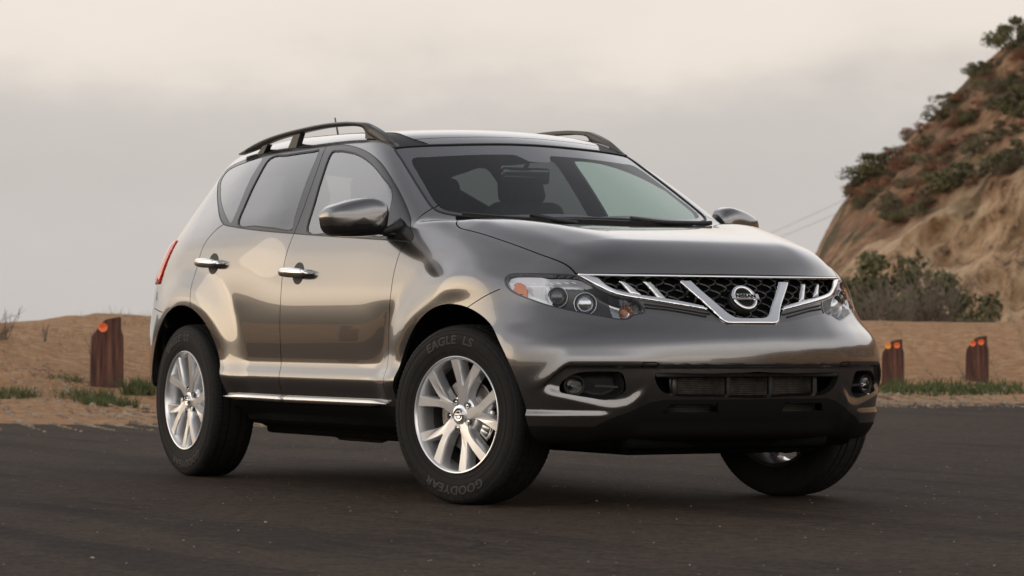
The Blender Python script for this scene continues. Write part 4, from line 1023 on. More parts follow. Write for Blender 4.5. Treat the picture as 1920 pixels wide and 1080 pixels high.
# ---- body panels
car = tag(empty('parked_car', (0, 0, 0)), 'dark grey metallic five-door SUV parked with its front wheels turned, filling the asphalt lot', 'car')
body = panel('body', 'body', M_PAINT, car, 'both')[0]
panel('roof', 'roof', M_PAINT, car, 'both'); panel('tailgate', 'tailgate', M_PAINT, car, 'both')
hood = panel('hood', 'hood', M_PAINT, car, 'both', fine=1, rim=.02)[0]
bumper = panel('front_bumper', 'bumper', M_PAINT, car, 'both', fine=1, rim=.03)[0]
panel('rear_bumper', 'rear_bumper', M_PAINT, car, 'both')
fend = dict(zip((1, -1), panel('fender', 'fender', M_PAINT, car, rim=.018)))
fdoor = dict(zip((1, -1), panel('door', 'fdoor', M_PAINT, car))); rdoor = dict(zip((1, -1), panel('door', 'rdoor', M_PAINT, car)))
gm = np.where(lab == 'gap')[0]; comp = {}
fa = BF[gm]; par_ = {}
def root_(a):
    while par_.setdefault(a, a) != a: par_[a] = par_[par_[a]]; a = par_[a]
    return a
for f_ in fa.tolist():
    r0 = root_(f_[0]); par_[root_(f_[1])] = r0; par_[root_(f_[2])] = r0
cid = np.array([root_(f_[0]) for f_ in fa.tolist()])
for c0 in np.unique(cid):
    if (cid == c0).sum() < 12: continue
    mk = np.zeros(len(BF), bool); mk[gm[cid == c0]] = True; cross = np.abs(BC[mk, 1]).min() < .03
    panel('shut_line', mk, M_GAP, car, 'both' if cross else 'each', inset=.009, rim=0)
panel('lower_cladding', 'black', M_CLAD, car, 'both')
# glazing
fx = lambda m: fv['cutm'] is not None
ctr_x = x_
frame = (lab == 'frame'); ff_ = frame & (x_ > xat(CUTM, z_)); fr_ = frame & ~ff_
for s_ in (1, -1):
    panel('window_frame', ff_, M_FRAME, fdoor, s_, inset=.001); panel('window_frame', fr_, M_FRAME, rdoor, s_, inset=.001)
    panel('window_glass', 'gf', M_GLF, fdoor, s_, inset=.006, rim=0); panel('window_glass', 'gr', M_GLP, rdoor, s_, inset=.006, rim=0)
    panel('quarter_glass', 'gq', M_GLP, car, s_, inset=.003, rim=0); panel('window_seal', 'seal', M_RUB, car, s_, inset=.002, rim=.01)
# windscreen with a black printed border and sensor patch
V, F = sub(lab == 'ws'); Nn = normals(V); nv = len(V); cz = V[:, 1] < 1e-6
frit_d = polyd(TXY(V), crv([(-.915, -.12), (-.918, .1), (-.94, .35), (-.968, .52), (-.985, .585), (-.95, .61), (-.85, .632), (-.69, .662), (-.60, .676), (-.53, .668), (-.47, .60), (-.40, .45), (-.36, .2), (-.35, -.12)], 4, True))
def ws_split(V, F, d):
    return split(V, F, d)
FR = crv([(-.915, -.12), (-.918, .1), (-.94, .35), (-.968, .52), (-.985, .585), (-.95, .612), (-.85, .634), (-.69, .664), (-.60, .678), (-.53, .668), (-.47, .60), (-.40, .45), (-.36, .2), (-.35, -.12)], 4, True)
SENS = [(-1.2, -.2), (-1.2, .115), (-.93, .115), (-.905, .085), (-.855, .060), (-.845, .045), (-.845, -.2)]
fr_f = lambda P: polyd(TXY(P), FR); se_f = lambda P: polyd(TXY(P), SENS)
V, F = split(V, F, fr_f(V)); V, F = split(V, F, se_f(V)); c_ = V[F].mean(1)
mi_ = ((fr_f(c_) > 0) | (se_f(c_) < 0)).astype(int); Nn = normals(V); V = V - Nn*.003; V[:, 1] = np.where(np.abs(V[:, 1]) < 2e-3, 0, V[:, 1])
nv = len(V)
mesh('windscreen', np.concatenate([V, V*[1, -1, 1]]), np.concatenate([F, F[:, ::-1] + nv]), [M_WS, M_GLOSS], car, normals=np.concatenate([Nn, Nn*[1, -1, 1]]), mi=np.concatenate([mi_, mi_]))
panel('windscreen_seal', 'ws_seal', M_RUB, car, 'both', offset=lambda V: np.full(len(V), .002), rim=.012)
panel('cowl', 'cowl', M_BLK, car, 'both', inset=.012, rim=0); panel('roof_moulding', 'ditch', M_BLK, car, 'both', inset=.004)
panel('rear_window', 'rwin', M_GLP, car, 'both', inset=.002, rim=0)
for s_ in (1, -1): panel('tail_lamp', 'tail', M_TAIL, car, s_, offset=lambda V: .004 + .010*np.sqrt(np.clip(-ft['tail'](V)/.03, 0, 1)), fine=1, keep_n=False)
# inner skin in trim colours so that the cabin and engine bay are not hollow paint
inner = np.isin(lab, ['body', 'roof', 'ditch', 'tailgate']) & (z_ > 1.02)
panel('headliner', inner & (z_ > 1.50), M_HEAD, car, 'both', inset=.03, rim=0)
panel('pillar_trim', (inner & (z_ <= 1.50)) | (np.isin(lab, ['fdoor', 'rdoor', 'fender', 'tail']) & (z_ > .6) & (x_ < -.5)), M_TRIM, car, 'both', inset=.028, rim=0)
panel('window_surround_trim', 'frame', M_TRIM, car, 'each', inset=.026, rim=0)

# ---- grille
def dome(key, w_, h_, base): return lambda V: base + h_*np.sqrt(np.clip(1 - (1 - np.clip(-ft[key](V)/w_, 0, 1))**2, 0, 1))
gr_root = empty('grille', (0, 0, 0), 0, car)
panel('chrome_frame', 'vee', M_CHR, gr_root, 'both', offset=dome('vee', .007, .006, .004), rim=.03, fine=2, keep_n=False)
for s_ in (1, -1):
    panel('chrome_wing', 'wing', M_CHR, gr_root, s_, offset=dome('wing', .006, .004, .002), rim=.03, fine=2, keep_n=False)
    panel('lower_trim', 'smoke', pmat('smoked_trim', (.13, .128, .125), .2, metal=.6, coat=.6) if s_ == 1 else bpy.data.materials['smoked_trim'], gr_root, s_, inset=.004, rim=.01)
    mb = MB()
    for q in ([(.44, .8335), (.35, .8245), (.20, .7975)], [(.438, .8475), (.35, .8360), (.178, .8075)]):
        pp = crv(q, 6); pts = surf(pp[:, 0], pp[:, 1]); nn = normals(pts); mb.tube([Vector((p[0], s_*p[1], p[2])) for p in pts + nn*.0005], .0036, 8)
    mb.build('trim_rib', M_DARKM, gr_root)
for s_ in (1, -1):
    for f_ in ('slat1', 'slat2'): panel('slat', (lab == 'slat') & (fv[f_] < 0), M_SAT, gr_root, s_, offset=dome(f_, .010, .006, -.022), rim=.02, fine=1, keep_n=False)
# top bar
yy = np.linspace(-.648, .648, 61); zz = .9605 + .0035*(np.abs(yy)/.65)**2; pts = surf(np.abs(yy), zz); pts[:, 1] = yy; nn = normals(np.abs(pts)); nn[:, 1] *= np.sign(yy+1e-9)
mb = MB(); prof = [(.0055*math.cos(a)*(1 if True else 1), .006*math.sin(a)) for a in np.linspace(0, 2*PI, 15)[:-1]]
mb.sweep([Vector(p) for p in pts + nn*.001], [(b_*1.0, a*1.1) for a, b_ in prof], [Vector(n) for n in nn]); mb.build('chrome_bar', M_CHR, gr_root)
# dark pan behind and honeycomb of flattened cells
V, F = sub(np.isin(lab, ['cut_grille', 'vee', 'wing', 'slat'])); Nn = normals(V); dpt = np.array([1.0, .25, 0]); W = V - np.array([.070, 0, 0]); k = len(W)
mesh('grille_backing', np.concatenate([W, W*[1, -1, 1]]), np.concatenate([F, F[:, ::-1]+k]), M_LINER, gr_root)
mb = MB(); cw, ch = .078, .034
def hexpt(y, z): return (y, z)
def seg(a, b_):
    m_in = polyd(np.array([[abs((a[0]+b_[0])/2), (a[1]+b_[1])/2]]), GRILLE)[0]
    if m_in > -.004: return
    q = surf([abs(a[0]), abs(b_[0])], [a[1], b_[1]]); A = Vector((q[0, 0]-.036, a[0], a[1])); B_ = Vector((q[1, 0]-.036, b_[0], b_[1]))
    dirv = (B_-A).normalized(); sd = dirv.cross(Vector((1, 0, 0))).normalized()*.0024; dx = Vector((.008, 0, 0))
    mb.add([A-sd, B_-sd, B_+sd, A+sd, A-sd*1.6-dx, B_-sd*1.6-dx, B_+sd*1.6-dx, A+sd*1.6-dx], [(0, 1, 2, 3), (0, 4, 5, 1), (3, 2, 6, 7)])
for r_ in range(-1, 9):
    for c_ in range(-10, 11):
        y0 = c_*cw + (cw/2 if r_ % 2 else 0); z0 = .755 + r_*ch*.78
        P_ = [(y0 - cw*.30, z0 + ch*.5), (y0 + cw*.30, z0 + ch*.5), (y0 + cw*.5, z0), (y0 + cw*.30, z0 - ch*.5), (y0 - cw*.30, z0 - ch*.5), (y0 - cw*.5, z0)]
        P_ = [(y0 + cw*.5*math.cos(a), z0 + ch*.56*math.sin(a)) for a in np.radians([90, 30, -30, -90])]
        P_ = [(y0, z0 + ch*.52), (y0 + cw*.30, z0 + ch*.34), (y0 + cw*.5, z0 + ch*.06), (y0 + cw*.5, z0 - ch*.06), (y0 + cw*.30, z0 - ch*.34), (y0, z0 - ch*.52)]
        for a, b_ in zip(P_[:-1], P_[1:]): seg(a, b_)
mb.build('honeycomb_mesh', pmat('mesh_plastic', (.028, .027, .026), .28), gr_root, smooth=False)
# emblem
def text_mesh(s, size, shear=0., off=0., extrude=0., space=1.0):
    cu = bpy.data.curves.new('t', 'FONT'); cu.body = s; cu.size = size; cu.shear = shear; cu.offset = off; cu.extrude = extrude; cu.align_x = 'CENTER'; cu.align_y = 'CENTER'; cu.space_character = space
    o = bpy.data.objects.new('t', cu); COL.objects.link(o); dg = bpy.context.evaluated_depsgraph_get(); dg.update()
    me = bpy.data.meshes.new_from_object(o.evaluated_get(dg)); bpy.data.objects.remove(o)
    V = [tuple(v.co) for v in me.vertices]; F = [tuple(p.vertices) for p in me.polygons]; bpy.data.meshes.remove(me); return V, F
E0 = surf([0], [.868])[0]; en = normals(np.array([E0]))[0]
ez = Vector((en[0], 0, en[2])).normalized(); ey = Vector((0, 0, 1)); ey = (ey - ey.dot(ez)*ez).normalized(); ex_ = ey.cross(ez)
EM = Matrix((ex_, ey, ez)).transposed().to_4x4(); EM.translation = Vector(E0) + ez*.012
mb = MB(); rp = [(.0085*math.cos(a), .0085*math.sin(a)*.8) for a in np.linspace(0, 2*PI, 13)[:-1]]
mb.sweep([EM @ Vector((.0515*math.cos(a), .0515*math.sin(a), 0)) for a in np.linspace(0, 2*PI, 61)], rp, [ez]*61)
bq = bmesh.new(); bmesh.ops.create_cube(bq, size=1)
for v in bq.verts: v.co = Vector((v.co.x*.134, v.co.y*.0265, v.co.z*.012))
bmesh.ops.bevel(bq, geom=bq.edges[:], offset=.003, segments=2, affect='EDGES'); mb.bm(bq, 0, EM @ Matrix.Translation((0, 0, .006)))
emb = mb.build('emblem', M_CHR, gr_root, angle=40)
tv, tf = text_mesh('NISSAN', .0235, off=.0006, extrude=.0006, space=1.02)
mb = MB(); mb.add([EM @ Vector((x*1.22, y, z+.0128)) for x, y, z in tv], tf); mb.build('lettering', M_GAP, emb, smooth=False)
mb = MB(); mb.lathe([(-.03, .0001), (-.012, .054), (-.02, .058), (-.04, .058)], 40, 'z', M=EM); mb.build('emblem_mount', M_BLK, emb)

# ---- headlamps
for s_ in (1, -1):
    hr = empty('headlight', (0, 0, 0), 0, car)
    panel('lens_rim', 'hl_rim', M_GLOSS, hr, s_, inset=.001, rim=.02)
    panel('lens', 'lens', M_LENS, hr, s_, inset=.0, rim=0)
    V, F = sub(lab == 'lens'); V, F = refine(V, F); Nn = normals(V); d_ = -ft['hl'](V)
    dep = .012 + (.052 - .030*sstep(.735, .765, V[:, 1]))*np.clip(d_/.028, 0, 1)**.7
    UPP = lambda P: np.minimum(.028, 0)*0 + (P[:, 2] - np.interp(np.abs(P[:, 1]), [.60, .66, .72, .80, .85], [.917, .926, .929, .936, .945]))
    V2 = V - Nn*dep[:, None]
    base_in = V2*[1, s_, 1]; Fi = F if s_ == 1 else F[:, ::-1]
    c_ = V[F].mean(1); up_ = UPP(c_) > 0; white = (~up_) & (np.abs(c_[:, 1]) > .755); ind = (np.abs(c_[:, 1]) < .560)
    mi_ = np.where(up_, 0, np.where(white, 1, np.where(ind, 2, 3)))
    mesh('reflector', base_in, Fi, [M_HLG, M_HLW, M_HLBOWL, M_HLD], hr, mi=mi_)
    # amber side marker
    AM = [(.838, .934), (.820, .935), (.816, .905), (.820, .878), (.846, .900)]
    m_ = (lab == 'lens') & (polyd(FYZ(BC), AM) < 0); panel('side_marker', m_, M_AMB, hr, s_, inset=.010, rim=.01, fine=1)
    # ribs on the white reflector
    mb = MB()
    for q in np.linspace(.868, .925, 12):
        yq = np.linspace(.768, .812, 5); P_ = surf(yq, np.full(5, q)); n_ = normals(P_); P_ = P_ - n_*.029; mb.tube([Vector((p[0], s_*p[1], p[2])) for p in P_], .0022, 6)
    mb.build('reflector_rib', M_HLW, hr)
    # two projectors, the inner one chromed
    for nm, (yc, zc), rr, dp in (('projector', (.737, .882), .037, .040), ('projector', (.646, .860), .041, .040)):
        P_ = surf([yc], [zc]); n_ = normals(P_); c0 = Vector((P_[0] - n_[0]*dp)*1.0); c0.y *= s_
        dr = Vector((.86, s_*.45, .02)).normalized(); Mq = dr.to_track_quat('X', 'Z').to_matrix().to_4x4(); Mq.translation = c0
        mb = MB(); mb.lathe([(-.03, rr*1.24), (.002, rr*1.20), (.010, rr*1.15), (.009, rr*1.09), (-.002, rr*1.04), (-.02, rr*.98)], 40, 'x', M=Mq)
        pr = mb.build(nm, M_HLBOWL, hr)
        mb = MB(); mb.lathe([(-.02, rr*1.0)] + [(-.014 + .028*math.cos(a), rr*.93*math.sin(a)) for a in np.linspace(PI*.5, 0.001, 9)], 32, 'x', M=Mq); mb.build('projector_lens', pmat('projector_dark', (.05, .05, .052), .03, coat=1.0, metal=.2) if yc > .7 else pmat('projector_clear', (.55, .56, .58), .12, metal=.9), pr)
        mb = MB(); mb.lathe([(-.022, rr*1.02), (-.006, rr*.99), (-.006, rr*.93), (-.024, rr*.93)], 32, 'x', M=Mq); mb.build('projector_shroud', M_HLD, pr)
    # indicator bulb bowl
    P_ = surf([.512], [.826]); n_ = normals(P_); c0 = Vector(P_[0] - n_[0]*.034); c0.y *= s_; dr = Vector((.95, s_*.28, .05)).normalized(); Mq = dr.to_track_quat('X', 'Z').to_matrix().to_4x4(); Mq.translation = c0
    mb = MB(); mb.lathe([(.016, .034), (.004, .030), (-.010, .020), (-.014, .010)], 14, 'x', M=Mq); ib = mb.build('indicator', M_HLBOWL, hr, smooth=False)
    mb = MB(); mb.lathe([(-.014, .013), (-.006, .0115), (.000, .007), (.003, .0005)], 16, 'x', M=Mq); mb.build('bulb', M_AMB, ib)
    # dashes of trim along the top strip
    mb = MB()
    for q in np.linspace(.675, .800, 6):
        P_ = surf([q, q-.012], [.950, .942]); n_ = normals(P_); P_ = P_ - n_*.035; mb.tube([Vector((p[0], s_*p[1], p[2])) for p in P_], .0028, 6)
    mb.build('lamp_detail', M_HLW, hr)

# ---- fog lamps in their pockets, lower intake, radiator
fog_c = Vector((.690, .722, .513))
for s_ in (1, -1):
    fr = empty('fog_lamp', (0, 0, 0), 0, car)
    V, F = sub(lab == 'cut_fog'); V, F = refine(V, F); Nn = normals(V); d_ = -ft['fog'](V); V2 = V - np.stack([.012 + .085*np.clip(d_/.016, 0, 1)**.8, .03*np.clip(d_/.02, 0, 1), 0*d_], 1)*[1, 1, 1]
    mesh('pocket', V2*[1, s_, 1], F if s_ == 1 else F[:, ::-1], M_BLK, fr)
    dr = Vector((.93, s_*.36, 0)).normalized(); Mq = dr.to_track_quat('X', 'Z').to_matrix().to_4x4(); c0 = fog_c.copy(); c0.y *= s_; Mq.translation = c0
    mb = MB(); mb.lathe([(-.07, .044), (.0, .043), (.012, .041), (.010, .037), (.0, .035)], 40, 'x', M=Mq); mb.build('bezel', M_BLK, fr)
    mb = MB(); mb.lathe([(-.01, .036), (.004, .034), (.010, .027), (.014, .014), (.0155, .0005)], 32, 'x', M=Mq); mb.build('fog_lens', M_LENS, fr)
    mb = MB(); mb.lathe([(.0, .034), (-.016, .029), (-.030, .016), (-.036, .0005)], 24, 'x', M=Mq); mb.lathe([(-.03, .009), (-.008, .009), (-.004, .0005)], 12, 'x', M=Mq); mb.build('fog_reflector', pmat('fog_bowl', (.35, .34, .33), .15, metal=1.0) if s_ == 1 else bpy.data.materials['fog_bowl'], fr)
    # fin beside the lamp
    mb = MB(); q = surf([.655, .60, .575], [.512, .510, .508]); mb.sweep([Vector((p[0]-.03, s_*p[1], p[2])) for p in q], [(-.012, -.004), (.012, -.004), (.012, .004), (-.012, .004)], Vector((0, 0, 1))); mb.build('pocket_fin', M_BLK, fr, smooth=False)
it = empty('lower_intake', (0, 0, 0), 0, car)
mb = MB(); yy = np.linspace(-.47, .47, 33); P_ = surf(np.abs(yy), np.full(33, .52)); P_[:, 1] = yy
V = []
for p in P_: V += [(p[0]-.02, p[1], .575), (p[0]-.11, p[1], .575), (p[0]-.11, p[1], .462), (p[0]-.02, p[1], .462)]
F = [];
for i in range(32): F += [(i*4, i*4+1, i*4+5, i*4+4), (i*4+2, i*4+3, i*4+7, i*4+6)]
mb.add(V, F); mb.build('duct', M_LINER, it, smooth=False)
mb = MB()
for k in range(13):
    z0 = .470 + k*.0073; mb.add([(.792, -.30, z0), (.792, .40, z0), (.799, .40, z0+.0016), (.799, -.30, z0+.0016), (.792, -.30, z0+.0032), (.792, .40, z0+.0032)], [(0, 1, 2, 3), (3, 2, 5, 4)])
mb.add([(.788, -.30, .40), (.788, .40, .40), (.788, .40, .58), (.788, -.30, .58)], [(0, 1, 2, 3)]); mb.build('radiator', vary(pmat('radiator_fins', (.10, .088, .075), .5, metal=.5), [(.4, (.07, .06, .05)), (.6, (.13, .115, .10))], scale=40), it, smooth=False)
mb = MB()
for y0 in (.355, .125, -.085): mb.rbox((.855 - .12*y0*y0, y0, .515), (.02, .022, .10), .004, 2)
mb.rbox((.865, 0, .557), (.03, .90, .018), .004, 2)
mb.build('intake_bar', M_BLK, it)
mb = MB(); mb.rbox((.80, -.315, .515), (.03, .03, .10), .004, 1); mb.tube([(.83, -.35, .56), (.832, -.352, .53), (.83, -.345, .48)], .006, 8); mb.rbox((.83, -.345, .552), (.03, .035, .02), .004, 1); mb.build('radiator_pipe', M_DARKM, it)
mb = MB()
for s_ in (1, -1):
    for k in range(5):
        z0 = .405 + k*.0072; q = surf([.17, .36], [z0, z0]); mb.tube([Vector((p[0]-.05, s_*p[1], p[2])) for p in q], .0028, 6)
mb.build('lower_slat', pmat('slat_dark', (.06, .052, .045), .5), it)
mb = MB()
V = []
for y_ in np.linspace(-.5, .5, 9): V += [(.62, y_, .40), (.80, y_, .36)]
mb.rbox((.60, 0, .42), (.30, 1.0, .34), .03, 2); mb.build('inner_bumper', M_LINER, it)
# air dam below
mb = MB(); yy = np.linspace(-.72, .72, 33); pp = surf(np.abs(yy), np.full(33, .352)); V = []
for y_, p in zip(yy, pp): V += [(p[0]-.06, y_, .362), (p[0]-.09, y_, .30), (p[0]-.12 - .05*abs(y_), y_, .252 + .004*math.sin(y_*23)), (p[0]-.20, y_, .246)]
F = []
for i in range(32): F += [(i*4+k, i*4+k+4, i*4+k+5, i*4+k+1) for k in range(3)]
mb.add(V, F); mb.build('air_dam', M_UNDER, car)

# ---- chrome strips along the sills, door handles
for s_ in (1, -1):
    for dd_, (a, b_) in ((fdoor, (-1.695, -.575)), (rdoor, (-2.30, -1.708))):
        xs_ = np.linspace(a, b_, 28); zc = np.interp(xs_, [-2.30, -1.7, -.57], [.4115, .4085, .4115]); P_ = surf_side(xs_, zc + .016, s_); u_ = (xs_ + 2.30)/1.73
        wdt = .0150*np.clip(np.minimum((xs_ + 2.33)/.16, (-.545 - xs_)/.22), .25, 1)
        prof = [(.012*math.cos(a_), math.sin(a_)) for a_ in np.linspace(0, 2*PI, 13)[:-1]]
        mb = MB(); mb.sweep([Vector((x, p[1] + s_*.003, z)) for x, p, z in zip(xs_, P_, zc)], prof, Vector((0, 0, 1)), scale=[(1, w_) for w_ in wdt]); mb.build('sill_strip', M_SAT, dd_[s_])
    for dd_, (xc, zc, ln) in ((fdoor, (-1.535, 1.002, .285)), (rdoor, (-2.507, 1.063, .255))):
        hx = np.linspace(-.5, .5, 13)*ln; P_ = surf_side(xc + hx, zc + 0*hx, s_); n_ = normals(P_*[1, s_, 1])*[1, s_, 1]
        bow = .034 + .012*np.cos(hx/ln*PI); pts = P_ + n_*bow[:, None]; pts[:, 2] = zc - .012*(hx/ln)
        prof = [(.0115*math.cos(a_), .024*math.sin(a_)) for a_ in np.linspace(0, 2*PI, 15)[:-1]]
        sc_ = [(1, .80 + .2*math.sin(PI*(q+.5)) if q > -.46 else .8) for q in hx/ln]; sc_[-1] = (.5, .35); sc_[-2] = (.85, .72); sc_[0] = (.7, .72)
        pts[0] -= n_[0]*.012; pts[-1] -= n_[-1]*.020
        mb = MB(); mb.sweep([Vector(p) for p in pts], prof, Vector((0, 0, 1)), scale=sc_)
        for e_ in (1, 11): mb.rbox((pts[e_] + P_[e_])/2, (.03, .05, .028), .006, 2)
        hd = mb.build('door_handle', M_CHR, dd_[s_])
        # recess cup
        mb = MB(); a_ = np.linspace(0, 2*PI, 25)[:-1]; cx_ = xc - (.0 if ln > .27 else -.02); P_ = surf_side(cx_ + .060*np.cos(a_), zc - .004 + .052*np.sin(a_), s_); n_ = normals(P_*[1, s_, 1])*[1, s_, 1]
        c0 = P_.mean(0); V = [Vector(p + n*.0012) for p, n in zip(P_, n_)] + [Vector(p*.55 + c0*.45 + n*.001) for p, n in zip(P_, n_)] + [Vector(c0 + n_[0]*.001)]
        F = [(i, (i+1) % 24, (i+1) % 24+24, i+24) for i in range(24)] + [(i+24, (i+1) % 24+24, 48) for i in range(24)]
        mb.add(V, F if s_ == -1 else [f[::-1] for f in F]); mb.build('handle_cup', M_BLK, hd)
# ---- wheels
TW = .1175
prof_t = [(.088, .236), (.104, .242), (.1105, .262), (.1165, .292), (.1178, .316), (.1175, .330), (.1158, .333), (.1150, .348), (.1100, .3635), (.1020, .3725), (.0880, .3785), (.0735, .3800), (.0725, .3725), (.0660, .3725), (.0650, .3805), (.0360, .3810), (.0350, .3725), (.0270, .3725), (.0260, .3810), (.0, .3812)]
prof_t = prof_t + [(-a, r_) for a, r_ in prof_t[-2::-1]]
nT = 324
def tread(i, k, r_):
    w_ = abs(prof_t[i][0])
    if .070 < w_ < .114 and r_ > .345 and k % 3 == 0: return r_ - .0028
    if w_ <= .066 and r_ > .378 and k % 6 == 0 and w_ > .02: return r_ - .003
    return r_
ty = MB(); ty.lathe(prof_t[::-1], nT, 'x', fn=lambda i, k, r_: tread(len(prof_t)-1-i, k, r_))
def side_w(r_):
    q = sorted([(b_, a) for a, b_ in prof_t if a > .1]); return float(np.interp(r_, [p[0] for p in q], [p[1] for p in q]))
def sidewall_text(s, ang, r0, size, space, wide=1.0):
    V, F = text_mesh(s, size, shear=.12, off=.0012, space=space); out = []
    tb = bmesh.new(); vs = [tb.verts.new(v) for v in V]
    for f_ in F:
        try: tb.faces.new([vs[i] for i in f_])
        except ValueError: pass
    bmesh.ops.triangulate(tb, faces=tb.faces[:])
    for _ in range(4):                                       # short edges, so that the letters follow the bulge of the sidewall
        le = [e for e in tb.edges if e.calc_length() > .007]
        if not le: break
        bmesh.ops.subdivide_edges(tb, edges=le, cuts=1); bmesh.ops.triangulate(tb, faces=tb.faces[:])
    tb.verts.index_update(); V = [tuple(v.co) for v in tb.verts]; F = [tuple(v.index for v in f_.verts) for f_ in tb.faces]; tb.free()
    for x, y, z in V:
        a = ang - x*wide/r0; rr = r0 + y; out.append(Vector((side_w(rr) + .0012, rr*math.cos(a), rr*math.sin(a))))
    return out, F
V, F = sidewall_text('EAGLE  LS', R(97), .3155, .050, 1.08, 1.18); ty.add(V, F, 1); V, F = sidewall_text('GOODYEAR', R(-90), .3155, .050, 1.08, 1.18); ty.add(V, F, 1)
# raised ring lines on the sidewall
rg = ty
for r_, h_ in ((.2705, .0014), (.2965, .0012), (.3395, .0014), (.3575, .0012)):
    w_ = side_w(r_); rg.lathe([(w_-.001, r_-.0016), (w_+h_, r_-.0006), (w_+h_, r_+.0006), (w_-.001, r_+.0016)][::-1], 96, 'x')
for k in range(96):
    a = 2*PI*k/96
    if 62 < math.degrees(a) < 136 or k % 2: continue
    r1, r2 = .3415, .3565; p = [Vector((side_w(r_)+.0010, r_*math.cos(a), r_*math.sin(a))) for r_ in (r1, r2)]; rg.tube(p, .0011, 4)
tyre_me = ty.build('tyre', [M_TYRE, M_TXT], None); tyre_data = tyre_me.data; sharp(tyre_data, 50); bpy.data.objects.remove(tyre_me)
# alloy: barrel, five forked spokes
al = MB()
al.lathe([(.106, .2478), (.1125, .2478), (.1140, .2455), (.1130, .2410), (.1075, .2368), (.100, .2335), (.075, .2285), (.045, .2255), (.02, .2240)], 96, 'x')
al.lathe([(.02, .2240), (.0, .2235), (-.06, .2235), (-.10, .232), (-.112, .2475), (-.106, .2480)], 96, 'x', mi=1)  # inner barrel takes the darkened metal in place of shade
def spoke_poly():
    e = [(.028, .027), (.060, .0235), (.090, .0230), (.116, .0300)]
    r1 = .2365
    oo = (r1*math.cos(R(21.8)), r1*math.sin(R(21.8))); ii = (r1*math.cos(R(12.0)), r1*math.sin(R(12.0)))
    up_ = e + [(.150, .0475), oo, ii, (.165, .0180), (.126, .0030)]
    lo = [(a, -b_) for a, b_ in up_[::-1]]
    return up_ + lo[0:] if False else up_ + [(.126, -.0030)] + [(a, -b_) for a, b_ in [(.165, .0180), ii, oo, (.150, .0475)]] + [(a, -b_) for a, b_ in e[::-1]]
SP = spoke_poly()
def off_poly(P, d):
    n = len(P); out = []
    ar = sum(P[i][0]*P[(i+1) % n][1] - P[(i+1) % n][0]*P[i][1] for i in range(n)); sg = 1 if ar > 0 else -1
    for i in range(n):
        a, b_, c = Vector(P[i-1]), Vector(P[i]), Vector(P[(i+1) % n]); e1 = (b_-a).normalized(); e2 = (c-b_).normalized()
        n1, n2 = Vector((e1.y, -e1.x))*sg, Vector((e2.y, -e2.x))*sg; m = (n1+n2); m = m/max(m.length_squared/2, .5); out.append((b_.x+m.x*d, b_.y+m.y*d))
    return out
def face_w(r_): return float(np.interp(r_, [.02, .05, .09, .13, .18, .24], [.086, .088, .092, .096, .1005, .1035]))
for k in range(5):
    a = 2*PI*k/5; ca_, sa = math.cos(a), math.sin(a)
    rings = []
    for dw, of in ((.0, 0), (-.0018, .0014), (-.012, .0036), (-.030, .0058), (-.052, .0062)):
        Q = off_poly(SP, of); rings.append([Vector((face_w(math.hypot(x, y)) + dw, x*ca_ - y*sa, x*sa + y*ca_)) for x, y in Q])
    n = len(SP); V = [v for rg_ in rings for v in rg_]; F = []
    T = tessellate_polygon([[Vector((x, y, 0)) for x, y in SP]])
    for t3 in T:
        p = [SP[i] for i in t3]; cr = (p[1][0]-p[0][0])*(p[2][1]-p[0][1]) - (p[2][0]-p[0][0])*(p[1][1]-p[0][1]); F.append(tuple(t3) if cr > 0 else tuple(t3)[::-1])
    ar = sum(SP[i][0]*SP[(i+1) % n][1] - SP[(i+1) % n][0]*SP[i][1] for i in range(n))
    for l in range(4):
        for i in range(n):
            q = (l*n+i, (l+1)*n+i, (l+1)*n+(i+1) % n, l*n+(i+1) % n); F.append(q if ar > 0 else q[::-1])
    al.add(V, F)
al.lathe([(.092, .0005), (.0915, .030), (.089, .040), (.083, .052), (.072, .078), (.055, .088), (.03, .088)][::-1], 60, 'x')
al_o = al.build('rim', [M_RIM, M_RIMSHADE], None); al_data = al_o.data; sharp(al_data, 32); bpy.data.objects.remove(al_o)
cap = MB(); cap.lathe([(.0975, .0005), (.0975, .020), (.0985, .0215), (.0985, .0275), (.0965, .030), (.088, .0305)][::-1], 40, 'x')
cap.sweep([Vector((.0985, .0150*math.cos(a), .0150*math.sin(a))) for a in np.linspace(0, 2*PI, 33)], [(.002*math.cos(a), .002*math.sin(a)) for a in np.linspace(0, 2*PI, 9)[:-1]], [Vector((1, 0, 0))]*33)
cap.rbox((.0985, 0, 0), (.004, .040, .0085), .0015, 2)
cap_o = cap.build('hub_cap', M_CHR, None); cap_data = cap_o.data; sharp(cap_data, 35); bpy.data.objects.remove(cap_o)
nut = MB(); hol = MB()
for k in range(5):
    a = 2*PI*(k+.5)/5; c0 = Vector((0, .0572*math.cos(a), .0572*math.sin(a)))
    hol.lathe([(.0915, .0145), (.0850, .0135), (.070, .0130), (.070, .0005)][::-1], 24, 'x', c=c0)
    if k == 0: nut.lathe([(.074, .0088), (.0835, .0088), (.0865, .0065), (.0875, .0005)][::-1], 6, 'x', c=c0)
hol_o = hol.build('lug_hole', M_RIMSHADE, None); hol_data = hol_o.data; bpy.data.objects.remove(hol_o)
nut_o = nut.build('lug_nut', M_CHR, None, smooth=False); nut_data = nut_o.data; bpy.data.objects.remove(nut_o)
dc = MB(); dc.lathe([(.020, .09), (.036, .09), (.038, .152), (.036, .155), (.006, .155), (.004, .10), (-.004, .085)][::-1], 64, 'x'); dc.lathe([(.055, .0005), (.055, .075), (.036, .092), (.0, .092)][::-1], 40, 'x')
dc_o = dc.build('brake_disc', M_DISC, None); dc_data = dc_o.data; sharp(dc_data); bpy.data.objects.remove(dc_o)
